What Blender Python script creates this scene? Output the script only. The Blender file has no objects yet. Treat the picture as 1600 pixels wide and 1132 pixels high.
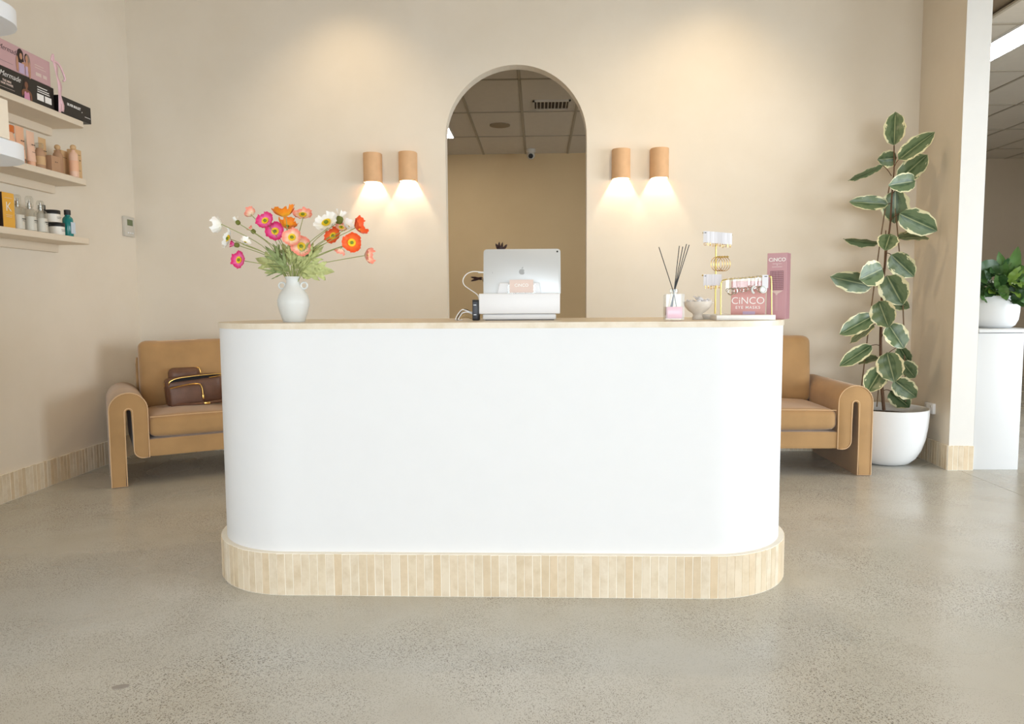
import bpy, bmesh, math, random
from mathutils import Vector, Matrix, Euler
R = math.radians
S = bpy.context.scene
C = S.collection

# ---------------------------------------------------------------- camera, world, lights, exposure
cd = bpy.data.cameras.new('camera'); cam = bpy.data.objects.new('camera', cd); C.objects.link(cam)
S.camera = cam
cd.sensor_fit = 'HORIZONTAL'; cd.sensor_width = 36.0; cd.lens = 36.0 * 1150 / 1600
cd.clip_start = 0.05; cd.clip_end = 100
_p = math.atan(92 / 1150); _y = math.atan(42 / 1150 * math.cos(_p)); _r = 0.006
fw = Vector((-math.sin(_y) * math.cos(_p), math.cos(_y) * math.cos(_p), -math.sin(_p)))
r0 = Vector((math.cos(_y), math.sin(_y), 0)); u0 = r0.cross(fw)
rt = r0 * math.cos(_r) - u0 * math.sin(_r); up = u0 * math.cos(_r) + r0 * math.sin(_r)
M = Matrix((rt, up, -fw)).transposed().to_4x4(); M.translation = (0, 0, 1.175)
cam.matrix_world = M

w = bpy.data.worlds.new('sky'); S.world = w; w.use_nodes = True
w.node_tree.nodes['Background'].inputs[0].default_value = (0.93, 0.97, 1.0, 1)
w.node_tree.nodes['Background'].inputs[1].default_value = 1.2

def light(name, kind, loc, rot, energy, color=(1, 1, 1), **k):
    d = bpy.data.lights.new(name, kind); d.energy = energy; d.color = color
    for a, v in k.items(): setattr(d, a, v)
    o = bpy.data.objects.new(name, d); C.objects.link(o)
    o.location = loc; o.rotation_euler = rot
    return o
# daylight through the shop front behind the camera, then an added side fill
light('window_light', 'AREA', (0.9, -5.05, 1.45), (R(90), 0, 0), 310, (0.83, 0.925, 1.0), shape='RECTANGLE', size=7.4, size_y=2.6)
light('side_fill_light', 'AREA', (6.9, 1.6, 1.35), (R(90), 0, R(90)), 290, (0.83, 0.925, 1.0), shape='RECTANGLE', size=5.5, size_y=2.4)  # unseen fill lamp added at the right to brighten the left wall
# ceiling downlights of the front room
WARM = (1.0, 0.76, 0.46)
for x, y in ((-1.45, 5.15), (1.32, 5.15), (-2.0, 2.4), (0.0, 2.4), (2.0, 2.4), (-1.0, 0.3), (1.4, 0.3)):
    light('downlight', 'SPOT', (x, y, 3.93), (R(7) if y > 5 else 0, 0, 0), (28 if x > 0 else 34) if y > 5 else 22, WARM if y > 5 else (1.0, 0.84, 0.64), spot_size=R(95), spot_blend=0.9, shadow_soft_size=0.06)
light('downlight', 'SPOT', (1.0, 4.5, 3.93), (0, 0, 0), 52, (1.0, 0.78, 0.5), spot_size=R(140), spot_blend=0.9, shadow_soft_size=0.04)
S.view_settings.view_transform = 'Standard'; S.view_settings.look = 'None'
S.view_settings.gamma = 1.0; S.view_settings.use_curve_mapping = False
S.view_settings.exposure = 0.40

# ---------------------------------------------------------------- materials
def srgb(c):
    return tuple(((v / 255) / 12.92 if v / 255 <= 0.04045 else ((v / 255 + 0.055) / 1.055) ** 2.4) for v in c) + (1,)
class NT:
    def __init__(s, name):
        s.m = bpy.data.materials.new(name); s.m.use_nodes = True
        s.t = s.m.node_tree; s.b = s.t.nodes['Principled BSDF']
    def n(s, kind, **k):
        x = s.t.nodes.new(kind)
        for a, v in k.items():
            if a.startswith('i_'):
                key = a[2:]; key = int(key) if key.isdigit() else key.replace('_', ' ')
                x.inputs[key].default_value = v
            else: setattr(x, a, v)
        return x
    def l(s, a, b): s.t.links.new(a, b)
    def ramp(s, fac, stops, mode='LINEAR'):
        r = s.n('ShaderNodeValToRGB'); e = r.color_ramp.elements; r.color_ramp.interpolation = mode
        while len(e) < len(stops): e.new(0.5)
        for i, (p, c) in enumerate(stops): e[i].position = p; e[i].color = c if len(c) == 4 else tuple(c) + (1,)
        s.l(fac, r.inputs[0]); return r.outputs[0]
    def noise(s, scale, detail=3, vec=None, rough=0.5):
        x = s.n('ShaderNodeTexNoise'); x.inputs['Scale'].default_value = scale; x.inputs['Detail'].default_value = detail
        x.inputs['Roughness'].default_value = rough
        if vec is not None: s.l(vec, x.inputs['Vector'])
        return x.outputs['Fac']
    def mix(s, fac, a, b, mode='MIX'):
        x = s.n('ShaderNodeMix', data_type='RGBA', blend_type=mode)
        for v, i in ((fac, 0), (a, 6), (b, 7)):
            if isinstance(v, (int, float, tuple)): x.inputs[i].default_value = v
            else: s.l(v, x.inputs[i])
        return x.outputs[2]
    def bump(s, h, strength=0.2, dist=0.01):
        x = s.n('ShaderNodeBump'); x.inputs['Strength'].default_value = strength; x.inputs['Distance'].default_value = dist
        s.l(h, x.inputs['Height']); s.l(x.outputs[0], s.b.inputs['Normal'])
    def pos(s):
        return s.n('ShaderNodeNewGeometry').outputs['Position']
    def obj(s): return s.n('ShaderNodeTexCoord').outputs['Object']
def mat(name, c, rough=0.5, metal=0, var=0.04, scale=12, bump=0, bscale=60, spec=0.5, trans=0, ior=1.45, emit=None, estr=0, sheen=0, coat=0, alpha=1):
    t = NT(name); b = t.b
    col = c if max(c) <= 1 else srgb(c)
    col = tuple(col[:3]) + (1,)
    if var:
        f = t.noise(scale, 3, t.obj())
        lo = tuple(max(0, v * (1 - var)) for v in col[:3]) + (1,); hi = tuple(min(1, v * (1 + var)) for v in col[:3]) + (1,)
        t.l(t.ramp(f, [(0.3, lo), (0.7, hi)]), b.inputs['Base Color'])
    else: b.inputs['Base Color'].default_value = col
    b.inputs['Roughness'].default_value = rough; b.inputs['Metallic'].default_value = metal
    b.inputs['Specular IOR Level'].default_value = spec; b.inputs['IOR'].default_value = ior
    b.inputs['Transmission Weight'].default_value = trans; b.inputs['Coat Weight'].default_value = coat
    b.inputs['Sheen Weight'].default_value = sheen; b.inputs['Alpha'].default_value = alpha
    if emit: b.inputs['Emission Color'].default_value = tuple(emit) + (1,); b.inputs['Emission Strength'].default_value = estr
    if bump: t.bump(t.noise(bscale, 4, t.obj()), bump, 0.004)
    return t.m

def plaster(name, c1, c2):
    t = NT(name); p = t.pos()
    f = t.noise(0.9, 5, p, 0.6)
    t.l(t.ramp(f, [(0.35, srgb(c1)), (0.65, srgb(c2))]), t.b.inputs['Base Color'])
    t.b.inputs['Roughness'].default_value = 0.75; t.b.inputs['Specular IOR Level'].default_value = 0.3
    t.bump(t.noise(7, 5, p), 0.12, 0.01); return t.m
WALL = plaster('beige_plaster', (226, 215, 198), (233, 223, 208))
WALLD = plaster('tan_paint', (206, 180, 140), (211, 186, 146))
WALLG = plaster('greige_paint', (186, 172, 152), (192, 178, 158))
WHITEW = mat('white_paint_wall', (226, 223, 218), 0.6, var=0.01)
CEILM = mat('tan_ceiling', (186, 166, 136), 0.8, var=0.01)
def concrete():
    t = NT('polished_concrete'); p = t.pos()
    big = t.noise(0.8, 2, p, 0.5); mid = t.noise(4, 2, p, 0.5); dens = t.noise(1.6, 3, p)
    base = t.ramp(big, [(0.25, srgb((186, 184, 176))), (0.5, srgb((198, 198, 193))), (0.8, srgb((209, 210, 208)))])
    base = t.mix(t.ramp(mid, [(0.35, (0, 0, 0)), (0.7, (0.16,)*3)]), base, srgb((160, 150, 128)))
    def chips(scale, thr, dark, dlo, dhi):
        v = t.n('ShaderNodeTexVoronoi', i_Scale=scale); t.l(p, v.inputs['Vector'])
        nz = t.n('ShaderNodeMath', operation='MULTIPLY'); t.l(t.ramp(dens, [(dlo, (0, 0, 0)), (dhi, (1, 1, 1))]), nz.inputs[0]); nz.inputs[1].default_value = thr
        sep = t.n('ShaderNodeSeparateColor'); t.l(v.outputs['Color'], sep.inputs[0])
        r = t.n('ShaderNodeMath', operation='MULTIPLY'); t.l(sep.outputs[0], r.inputs[0]); t.l(nz.outputs[0], r.inputs[1])
        lt = t.n('ShaderNodeMath', operation='LESS_THAN'); t.l(v.outputs['Distance'], lt.inputs[0]); t.l(r.outputs[0], lt.inputs[1])
        return lt.outputs[0]
    c1 = chips(165, 0.52, None, 0.3, 0.62)
    c2 = chips(300, 0.55, None, 0.15, 0.5)
    c3 = chips(70, 0.5, None, 0.35, 0.7)
    h = t.n('ShaderNodeMath', operation='MULTIPLY'); t.l(c3, h.inputs[0]); h.inputs[1].default_value = 0.28
    base = t.mix(h.outputs[0], base, srgb((208, 200, 182)))
    h = t.n('ShaderNodeMath', operation='MULTIPLY'); t.l(c2, h.inputs[0]); h.inputs[1].default_value = 0.6
    base = t.mix(h.outputs[0], base, srgb((108, 97, 80)))
    h = t.n('ShaderNodeMath', operation='MULTIPLY'); t.l(c1, h.inputs[0]); h.inputs[1].default_value = 0.62
    base = t.mix(h.outputs[0], base, srgb((88, 78, 65)))
    c4 = chips(60, 0.24, None, 0.4, 0.7)
    h = t.n('ShaderNodeMath', operation='MULTIPLY'); t.l(c4, h.inputs[0]); h.inputs[1].default_value = 0.75
    base = t.mix(h.outputs[0], base, srgb((70, 62, 54)))
    t.l(base, t.b.inputs['Base Color'])
    r = t.ramp(t.noise(2, 1, p), [(0.2, (0.2,) * 3), (0.8, (0.32,) * 3)])
    t.l(r, t.b.inputs['Roughness']); t.b.inputs['Specular IOR Level'].default_value = 0.5
    return t.m
CONC = concrete()
def tilemat():
    t = NT('handmade_travertine_tile'); oi = t.n('ShaderNodeObjectInfo')
    tc = t.obj(); mp = t.n('ShaderNodeVectorMath', operation='ADD'); t.l(tc, mp.inputs[0])
    cm = t.n('ShaderNodeCombineXYZ'); ml = t.n('ShaderNodeMath', operation='MULTIPLY'); t.l(oi.outputs['Random'], ml.inputs[0]); ml.inputs[1].default_value = 37
    t.l(ml.outputs[0], cm.inputs[0]); t.l(ml.outputs[0], cm.inputs[2]); t.l(cm.outputs[0], mp.inputs[1])
    base = t.ramp(oi.outputs['Random'], [(0.0, srgb((216, 197, 168))), (0.35, srgb((224, 209, 184))), (0.7, srgb((229, 217, 197))), (1.0, srgb((220, 199, 168)))])
    n = t.noise(14, 5, mp.outputs[0], 0.65)
    c = t.mix(t.ramp(n, [(0.42, (0, 0, 0)), (0.72, (0.55,) * 3)]), base, srgb((196, 174, 140)))
    t.l(c, t.b.inputs['Base Color']); t.b.inputs['Roughness'].default_value = 0.55
    t.bump(n, 0.15, 0.003); return t.m
TILE = tilemat()
GROUT = mat('cream_grout', (246, 239, 225), 0.8, var=0.03)
def stonemat():
    t = NT('travertine_slab'); n = t.noise(9, 6, t.obj(), 0.65)
    t.l(t.ramp(n, [(0.3, srgb((212, 196, 170))), (0.55, srgb((226, 214, 195))), (0.75, srgb((218, 203, 179)))]), t.b.inputs['Base Color'])
    t.b.inputs['Roughness'].default_value = 0.4; return t.m
STONE = stonemat()
WHITE = mat('white_render', (230, 231, 233), 0.55, var=0.006, bump=0.02, bscale=9)
CABW = mat('white_laminate', (218, 219, 220), 0.4, var=0)
VELVET = mat('caramel_velvet', (176, 138, 92), 0.85, var=0.10, scale=5, sheen=0.35, bump=0.1, bscale=120)
PIPING = mat('velvet_piping', (216, 180, 138), 0.8, sheen=0.3)
LEATHER = mat('brown_leather', (110, 78, 62), 0.45, var=0.15, scale=20, bump=0.15, bscale=150)
LEATHERD = mat('dark_lining', (22, 18, 20), 0.8)
GOLD = mat('gold_metal', (232, 190, 110), 0.28, 1, var=0)
BRASS = mat('pale_brass', (214, 196, 120), 0.35, 0.85, var=0)
SILVER = mat('silver_metal', (205, 203, 200), 0.2, 1, var=0)
CLAY = mat('sconce_clay', (218, 176, 134), 0.7, var=0.05, scale=14)
GLOW = mat('lamp_glow', (255, 240, 215), 0.5, var=0, emit=(1, 0.84, 0.6), estr=5)
PANEL = mat('light_panel', (255, 255, 255), 0.5, var=0, emit=(1, 0.95, 0.86), estr=19)
POT = mat('white_pot', (228, 229, 230), 0.5, var=0.01)
SOIL = mat('potting_soil', (62, 50, 40), 0.95, var=0.3, scale=60, bump=0.6, bscale=80)
BARK = mat('brown_bark', (98, 72, 52), 0.8, var=0.2, scale=30)
CANE = mat('bamboo_cane', (128, 104, 78), 0.7, var=0.1)
CER = mat('white_ceramic', (216, 219, 217), 0.45, var=0.02, bump=0.05, bscale=40)
PLASW = mat('white_plastic', (232, 233, 236), 0.35, var=0)
PLASG = mat('grey_plastic', (205, 200, 190), 0.5, var=0)
ALU = mat('silver_aluminium', (212, 215, 217), 0.42, 0.3, var=0)
LOGO = mat('logo_grey', (188, 192, 195), 0.3, 0.4, var=0)
BLACK = mat('black_plastic', (28, 28, 30), 0.4, var=0)
DKGREY = mat('slate_plastic', (62, 66, 76), 0.45, var=0)
GREEND = mat('lcd_green', (106, 118, 84), 0.4, var=0)
PINKB = mat('dusty_pink_card', (203, 158, 165), 0.45, var=0.02)
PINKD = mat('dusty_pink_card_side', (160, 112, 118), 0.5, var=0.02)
SALM = mat('salmon_card', (208, 146, 140), 0.3, var=0.03)
CARDP = mat('blush_card', (226, 205, 196), 0.5, var=0)
INKW = mat('white_ink', (250, 248, 246), 0.5, var=0)
INKK = mat('black_ink', (38, 32, 32), 0.5, var=0)
CARDW = mat('white_card', (226, 225, 230), 0.6, var=0)
MARB = mat('white_marble', (238, 237, 234), 0.3, var=0.03, scale=25)
BOWLM = mat('speckled_stone_bowl', (222, 214, 202), 0.6, var=0.06, scale=40)
SHELF = mat('cream_shelf', (232, 218, 198), 0.55, var=0.01)
LILAC = mat('lilac_card', (208, 168, 172), 0.5, var=0.02)
BLK = mat('matt_black_card', (34, 30, 28), 0.4, var=0)
RIB = mat('pink_ribbon', (238, 196, 205), 0.4, var=0.05, sheen=0.2)
SKIN1 = mat('printed_tan', (196, 146, 120), 0.6, var=0); SKIN2 = mat('printed_brown', (132, 88, 66), 0.6, var=0)
HAIR1 = mat('printed_dark_hair', (52, 38, 34), 0.6, var=0); HAIR2 = mat('printed_light_hair', (150, 128, 116), 0.6, var=0)
DRESSL = mat('printed_lilac_top', (200, 178, 208), 0.6, var=0); DRESSP = mat('printed_pink_top', (216, 150, 182), 0.6, var=0)
PEACH = mat('peach_tube', (240, 186, 150), 0.4, var=0.04); PEACH2 = mat('peach_tube_pale', (238, 196, 170), 0.4, var=0.04)
ORNG = mat('amber_cap', (206, 108, 44), 0.3, var=0.05)
KRAFT = mat('kraft_card', (216, 178, 132), 0.7, var=0.05); KRAFT2 = mat('kraft_brown', (190, 150, 118), 0.7, var=0.05)
YEL = mat('golden_card', (236, 176, 62), 0.35, var=0.02)
MILK = mat('milky_lotion', (238, 232, 222), 0.35, var=0.01)
TEAL = mat('teal_bottle', (16, 128, 124), 0.2, var=0.03, coat=0.4)
LABB = mat('pale_blue_label', (206, 218, 232), 0.5, var=0)
def glassmat(name, tint=(1, 1, 1), rough=0.03):
    t = NT(name); t.t.nodes.remove(t.b)
    out = [n for n in t.t.nodes if n.type == 'OUTPUT_MATERIAL'][0]
    g = t.n('ShaderNodeBsdfGlossy'); g.inputs['Roughness'].default_value = rough
    tr = t.n('ShaderNodeBsdfTransparent'); tr.inputs[0].default_value = tuple(tint) + (1,)
    fr = t.n('ShaderNodeLayerWeight'); fr.inputs[0].default_value = 0.25
    m = t.n('ShaderNodeMath', operation='MULTIPLY_ADD'); t.l(fr.outputs['Facing'], m.inputs[0]); m.inputs[1].default_value = 0.6 if rough < 0.1 else 0.25; m.inputs[2].default_value = 0.05
    mx = t.n('ShaderNodeMixShader'); t.l(m.outputs[0], mx.inputs[0]); t.l(tr.outputs[0], mx.inputs[1]); t.l(g.outputs[0], mx.inputs[2])
    t.l(mx.outputs[0], out.inputs[0]); return t.m
GLASS = glassmat('clear_glass', (0.93, 0.94, 0.93)); FILM = glassmat('clear_film', (0.97, 0.97, 0.97), 0.15); PINKL = mat('pink_liquid', (232, 170, 188), 0.15, var=0)

def _rh(s, v):
    m = s.n('ShaderNodeMapRange'); m.inputs['From Min'].default_value = 1.40; m.inputs['From Max'].default_value = 1.44
    s.l(v, m.inputs['Value']); return m.outputs[0]
NT.ramp_hi = _rh
def leafmat():
    t = NT('variegated_rubber_leaf'); uv = t.n('ShaderNodeUVMap'); uv.uv_map = 'UVMap'
    sp = t.n('ShaderNodeSeparateXYZ'); t.l(uv.outputs[0], sp.inputs[0])
    oi = t.n('ShaderNodeObjectInfo'); w4 = t.n('ShaderNodeTexNoise', noise_dimensions='4D'); t.l(uv.outputs[0], w4.inputs['Vector'])
    mw = t.n('ShaderNodeMath', operation='MULTIPLY'); t.l(oi.outputs['Random'], mw.inputs[0]); mw.inputs[1].default_value = 50; t.l(mw.outputs[0], w4.inputs['W'])
    w4.inputs['Scale'].default_value = 4.2; w4.inputs['Detail'].default_value = 4
    # uv.x = edge distance 0 centre .. 1 rim (mirrored), uv.y = along
    ed = t.n('ShaderNodeMath', operation='MULTIPLY_ADD'); t.l(w4.outputs['Fac'], ed.inputs[0]); ed.inputs[1].default_value = 1.15; t.l(sp.outputs[0], ed.inputs[2])
    g = t.mix(t.noise(9, 3, t.obj()), srgb((38, 62, 36)), srgb((80, 104, 68)))
    g = t.mix(t.ramp(ed.outputs[0], [(0.7, (0, 0, 0)), (1.0, (0.4,) * 3)]), g, srgb((140, 156, 116)))
    c = t.mix(t.ramp_hi(ed.outputs[0]), g, srgb((226, 220, 178)))
    mid = t.ramp(sp.outputs[0], [(0.03, (0.7,) * 3), (0.07, (0, 0, 0))])
    c = t.mix(mid, c, srgb((160, 166, 124)))
    t.l(c, t.b.inputs['Base Color']); t.b.inputs['Roughness'].default_value = 0.35
    return t.m
LEAF = leafmat()
def petalmat(name, inner, outer, mid=0.5):
    t = NT(name); uv = t.n('ShaderNodeUVMap'); uv.uv_map = 'UVMap'
    sp = t.n('ShaderNodeSeparateXYZ'); t.l(uv.outputs[0], sp.inputs[0])
    n = t.noise(30, 3, t.obj()); ad = t.n('ShaderNodeMath', operation='MULTIPLY_ADD'); t.l(n, ad.inputs[0]); ad.inputs[1].default_value = 0.3; t.l(sp.outputs[1], ad.inputs[2])
    t.l(t.ramp(ad.outputs[0], [(mid, srgb(inner)), (1.0, srgb(outer))]), t.b.inputs['Base Color'])
    t.b.inputs['Roughness'].default_value = 0.6; t.b.inputs['Sheen Weight'].default_value = 0.1
    return t.m
PET = {'white': petalmat('white_petal', (250, 248, 236), (250, 248, 244)), 'peach': petalmat('peach_petal', (252, 226, 196), (246, 150, 128), 0.55),
       'magenta': petalmat('magenta_petal', (244, 130, 196), (222, 36, 116), 0.45), 'amber': petalmat('amber_petal', (250, 180, 30), (244, 138, 16)),
       'orange': petalmat('orange_petal', (248, 120, 40), (238, 84, 24))}
STEM = mat('poppy_stem', (150, 158, 96), 0.6, var=0.08); SPRIG = mat('poppy_leaf', (190, 196, 134), 0.6, var=0.2, scale=40)
SPRIGD = mat('poppy_leaf_dark', (140, 154, 100), 0.6, var=0.2, scale=40)
CENY = mat('poppy_stamen', (244, 206, 40), 0.7, var=0.1, scale=200); CENG = mat('poppy_pistil', (120, 138, 40), 0.6, var=0)
BUDG = mat('poppy_bud', (112, 120, 50), 0.7, var=0.1)
LG = [mat('dark_leaf', (46, 78, 40), 0.4, var=0.2, scale=8), mat('mid_leaf', (82, 118, 60), 0.4, var=0.2, scale=8), mat('light_leaf', (118, 150, 60), 0.4, var=0.15, scale=8), mat('maroon_leaf', (52, 26, 24), 0.4, var=0.1)]

# ---------------------------------------------------------------- helpers
def B(): return bmesh.new()
def put(name, bm, m, parent=None, loc=(0, 0, 0), rot=(0, 0, 0), smooth=True, ang=40):
    me = bpy.data.meshes.new(name)
    bmesh.ops.recalc_face_normals(bm, faces=bm.faces)
    bm.to_mesh(me); bm.free()
    for mm in (m if isinstance(m, (list, tuple)) else [m]): me.materials.append(mm)
    if smooth:
        me.polygons.foreach_set('use_smooth', [True] * len(me.polygons))
        try: me.set_sharp_from_angle(angle=R(ang))
        except Exception: pass
    o = bpy.data.objects.new(name, me); C.objects.link(o)
    o.location = loc; o.rotation_euler = rot
    if parent: o.parent = parent
    return o
def tag(o, label, cat, group=None):
    o['label'] = label; o['category'] = cat
    if group: o['group'] = group
    return o
def thing(name, label, cat, loc=(0, 0, 0), rz=0, group=None):
    o = bpy.data.objects.new(name, None); C.objects.link(o); o.location = loc; o.rotation_euler = (0, 0, rz)
    o.empty_display_size = 0.05
    return tag(o, label, cat, group)
def struct(name, bm, m, smooth=False):
    o = put(name, bm, m, smooth=smooth); o['kind'] = 'structure'; return o
def box(bm, x0, x1, y0, y1, z0, z1, bev=0, seg=2):
    r = bmesh.ops.create_cube(bm, size=1)
    vs = r['verts']
    bmesh.ops.scale(bm, vec=(x1 - x0, y1 - y0, z1 - z0), verts=vs)
    bmesh.ops.translate(bm, vec=((x0 + x1) / 2, (y0 + y1) / 2, (z0 + z1) / 2), verts=vs)
    if bev:
        es = list({e for v in vs for e in v.link_edges})
        bmesh.ops.bevel(bm, geom=es, offset=bev, segments=seg, profile=0.5, affect='EDGES')
    return bm
def bx(*a, **k): return box(B(), *a, **k)
def prism(pts, a, b, axis='z', bm=None, bev=0, seg=3, caps=True):
    bm = bm or B()
    f = {'z': lambda p, t: (p[0], p[1], t), 'y': lambda p, t: (p[0], t, p[1]), 'x': lambda p, t: (t, p[0], p[1])}[axis]
    lo = [bm.verts.new(f(p, a)) for p in pts]; hi = [bm.verts.new(f(p, b)) for p in pts]
    n = len(pts); fs = []
    for i in range(n): bm.faces.new((lo[i], lo[(i + 1) % n], hi[(i + 1) % n], hi[i]))
    c1 = bm.faces.new(lo); c2 = bm.faces.new(hi)
    if bev:
        es = list({e for fc in (c1, c2) for e in fc.edges})
        bmesh.ops.bevel(bm, geom=es, offset=bev, segments=seg, profile=0.5, affect='EDGES')
    return bm
def lathe(prof, n=32, bm=None, c=(0, 0, 0), closed=False):
    bm = bm or B(); rings = []
    for r, z in prof:
        if r < 1e-5: rings.append([bm.verts.new((c[0], c[1], c[2] + z))])
        else: rings.append([bm.verts.new((c[0] + r * math.cos(2 * math.pi * i / n), c[1] + r * math.sin(2 * math.pi * i / n), c[2] + z)) for i in range(n)])
    for a, b in zip(rings, rings[1:]):
        for i in range(n):
            j = (i + 1) % n
            if len(a) == 1 and len(b) == 1: continue
            if len(a) == 1: bm.faces.new((a[0], b[i], b[j]))
            elif len(b) == 1: bm.faces.new((a[i], a[j], b[0]))
            else: bm.faces.new((a[i], a[j], b[j], b[i]))
    return bm
def smoothpath(pts, k=6):
    pts = [Vector(p) for p in pts]; out = []
    P = [pts[0] * 2 - pts[1]] + pts + [pts[-1] * 2 - pts[-2]]
    for i in range(1, len(P) - 2):
        a, b, c, d = P[i - 1:i + 3]
        for s in range(k):
            t = s / k
            out.append(0.5 * ((2 * b) + (c - a) * t + (2 * a - 5 * b + 4 * c - d) * t * t + (3 * b - a - 3 * c + d) * t ** 3))
    out.append(pts[-1]); return out
def tube(pts, r, n=8, bm=None, closed=False, sm=0, r1=None):
    bm = bm or B(); pts = smoothpath(pts, sm) if sm else [Vector(p) for p in pts]
    m = len(pts); rings = []; u = None
    for i, p in enumerate(pts):
        d = (pts[(i + 1) % m] - pts[i - 1]) if closed else (pts[min(i + 1, m - 1)] - pts[max(i - 1, 0)])
        d.normalize()
        if u is None: u = d.orthogonal().normalized()
        u = (u - d * u.dot(d))
        u = u.normalized() if u.length > 1e-6 else d.orthogonal().normalized()
        v = d.cross(u); rr = r if r1 is None else r + (r1 - r) * i / (m - 1)
        rings.append([bm.verts.new(p + (u * math.cos(2 * math.pi * k / n) + v * math.sin(2 * math.pi * k / n)) * rr) for k in range(n)])
    L = m if closed else m - 1
    for i in range(L):
        a, b = rings[i], rings[(i + 1) % m]
        for k in range(n): bm.faces.new((a[k], a[(k + 1) % n], b[(k + 1) % n], b[k]))
    if not closed: bm.faces.new(rings[0][::-1]); bm.faces.new(rings[-1])
    return bm
def ring(c, R1, r, normal=(0, -1, 0), n=24, k=8, bm=None, a0=0, a1=360):
    q = Vector(normal).to_track_quat('Z', 'Y'); full = a1 - a0 >= 360
    cnt = n if full else n + 1
    pts = [Vector(c) + q @ Vector((R1 * math.cos(R(a0 + (a1 - a0) * i / n)), R1 * math.sin(R(a0 + (a1 - a0) * i / n)), 0)) for i in range(cnt)]
    return tube(pts, r, k, bm, closed=full)
def rbox(sx, sy, sz, r, n=10, puff=(0, 0, 0), c=(0, 0, 0), bm=None):
    """rounded, optionally puffed box centred on c"""
    bm = bm or B(); t = bmesh.new(); bmesh.ops.create_cube(t, size=1)
    bmesh.ops.subdivide_edges(t, edges=t.edges[:], cuts=n, use_grid_fill=True)
    h = Vector((sx / 2, sy / 2, sz / 2)); mp = {}
    for v in t.verts:
        p = Vector((v.co.x * sx, v.co.y * sy, v.co.z * sz))
        # concentrate rings near the borders
        for i in range(3):
            q = v.co[i] * 2; q = math.copysign(abs(q) ** 0.6 if abs(q) < 1 else 1, q) if abs(q) > 1e-6 else 0
            p[i] = q * h[i]
        inner = Vector(tuple(max(-h[i] + r, min(h[i] - r, p[i])) for i in range(3)))
        d = p - inner
        if d.length > 1e-7: p = inner + d.normalized() * r
        u = [p[i] / h[i] for i in range(3)]
        for i in range(3):
            j, k = (i + 1) % 3, (i + 2) % 3
            if puff[i]: p[i] += puff[i] * u[i] * max(0, 1 - u[j] ** 2) * max(0, 1 - u[k] ** 2)
        mp[v] = bm.verts.new(p + Vector(c))
    for f in t.faces: bm.faces.new([mp[v] for v in f.verts])
    t.free(); return bm
_tx = {}
def text(body, size, m, parent, loc, rot, name='lettering', shear=0, ext=0.0004, off=0, align='CENTER', space=1, sx=1):
    c = bpy.data.curves.new('t', 'FONT'); c.body = body; c.size = size; c.shear = shear; c.extrude = ext; c.offset = off
    c.align_x = align; c.align_y = 'CENTER'; c.space_character = space; c.resolution_u = 4
    o = bpy.data.objects.new('t', c); C.objects.link(o)
    me = bpy.data.meshes.new_from_object(o.evaluated_get(bpy.context.evaluated_depsgraph_get()))
    bpy.data.objects.remove(o); bpy.data.curves.remove(c)
    me.materials.clear(); me.materials.append(m); me.name = name
    q = bpy.data.objects.new(name, me); C.objects.link(q); q.parent = parent; q.location = loc; q.rotation_euler = rot; q.scale = (sx, 1, 1)
    return q
FX = (R(90), 0, R(90)); FY = (R(90), 0, 0)     # facing +X (left wall goods), facing the camera (-Y)
def blobs(parts, m, parent, loc, rot, name='print', th=0.0004):
    """flat printed shapes: list of polygons in (u, v)"""
    bm = B()
    for k, pl in enumerate(parts): prism(pl, 0, th * (1 + 0.1 * k), 'z', bm)
    return put(name, bm, m, parent, loc, rot, smooth=False)
def ell(cx, cy, rx, ry, n=14, a=0):
    return [(cx + rx * math.cos(t) * math.cos(a) - ry * math.sin(t) * math.sin(a), cy + rx * math.cos(t) * math.sin(a) + ry * math.sin(t) * math.cos(a)) for t in [2 * math.pi * i / n for i in range(n)]]
def rect(x0, x1, y0, y1): return [(x0, y0), (x1, y0), (x1, y1), (x0, y1)]
def link_copy(me, name, parent, loc, rz=0, sc=(1, 1, 1)):
    o = bpy.data.objects.new(name, me); C.objects.link(o); o.parent = parent; o.location = loc; o.rotation_euler = (0, 0, rz); o.scale = sc; return o

rnd = random.Random(7)
# ---------------------------------------------------------------- the setting
LX, BY, H1, H2 = -3.21, 5.82, 4.0, 3.3
bm = B(); box(bm, -3.5, 2.908, -5.5, 12, -0.06, 0); box(bm, 2.912, 9, -5.5, 12, -0.06, 0); box(bm, -3.5, 9, -5.5, 12, -0.12, -0.05)
floor = struct('floor', bm, CONC)
prism([(-1.322, 2.14), (-1.31, 2.125), (-1.283, 2.128), (-1.268, 2.142), (-1.275, 2.158), (-1.3, 2.155)], 0, 0.0006, bm=(bm := B()))
o = put('floor_patch', bm, mat('grey_patch', (156, 151, 146), 0.5), floor); o['label'] = 'small darker grey patch in the concrete'
struct('wall_left', bx(LX - 0.15, LX, -5.5, BY + 0.2, 0, H1), WALL)
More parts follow.
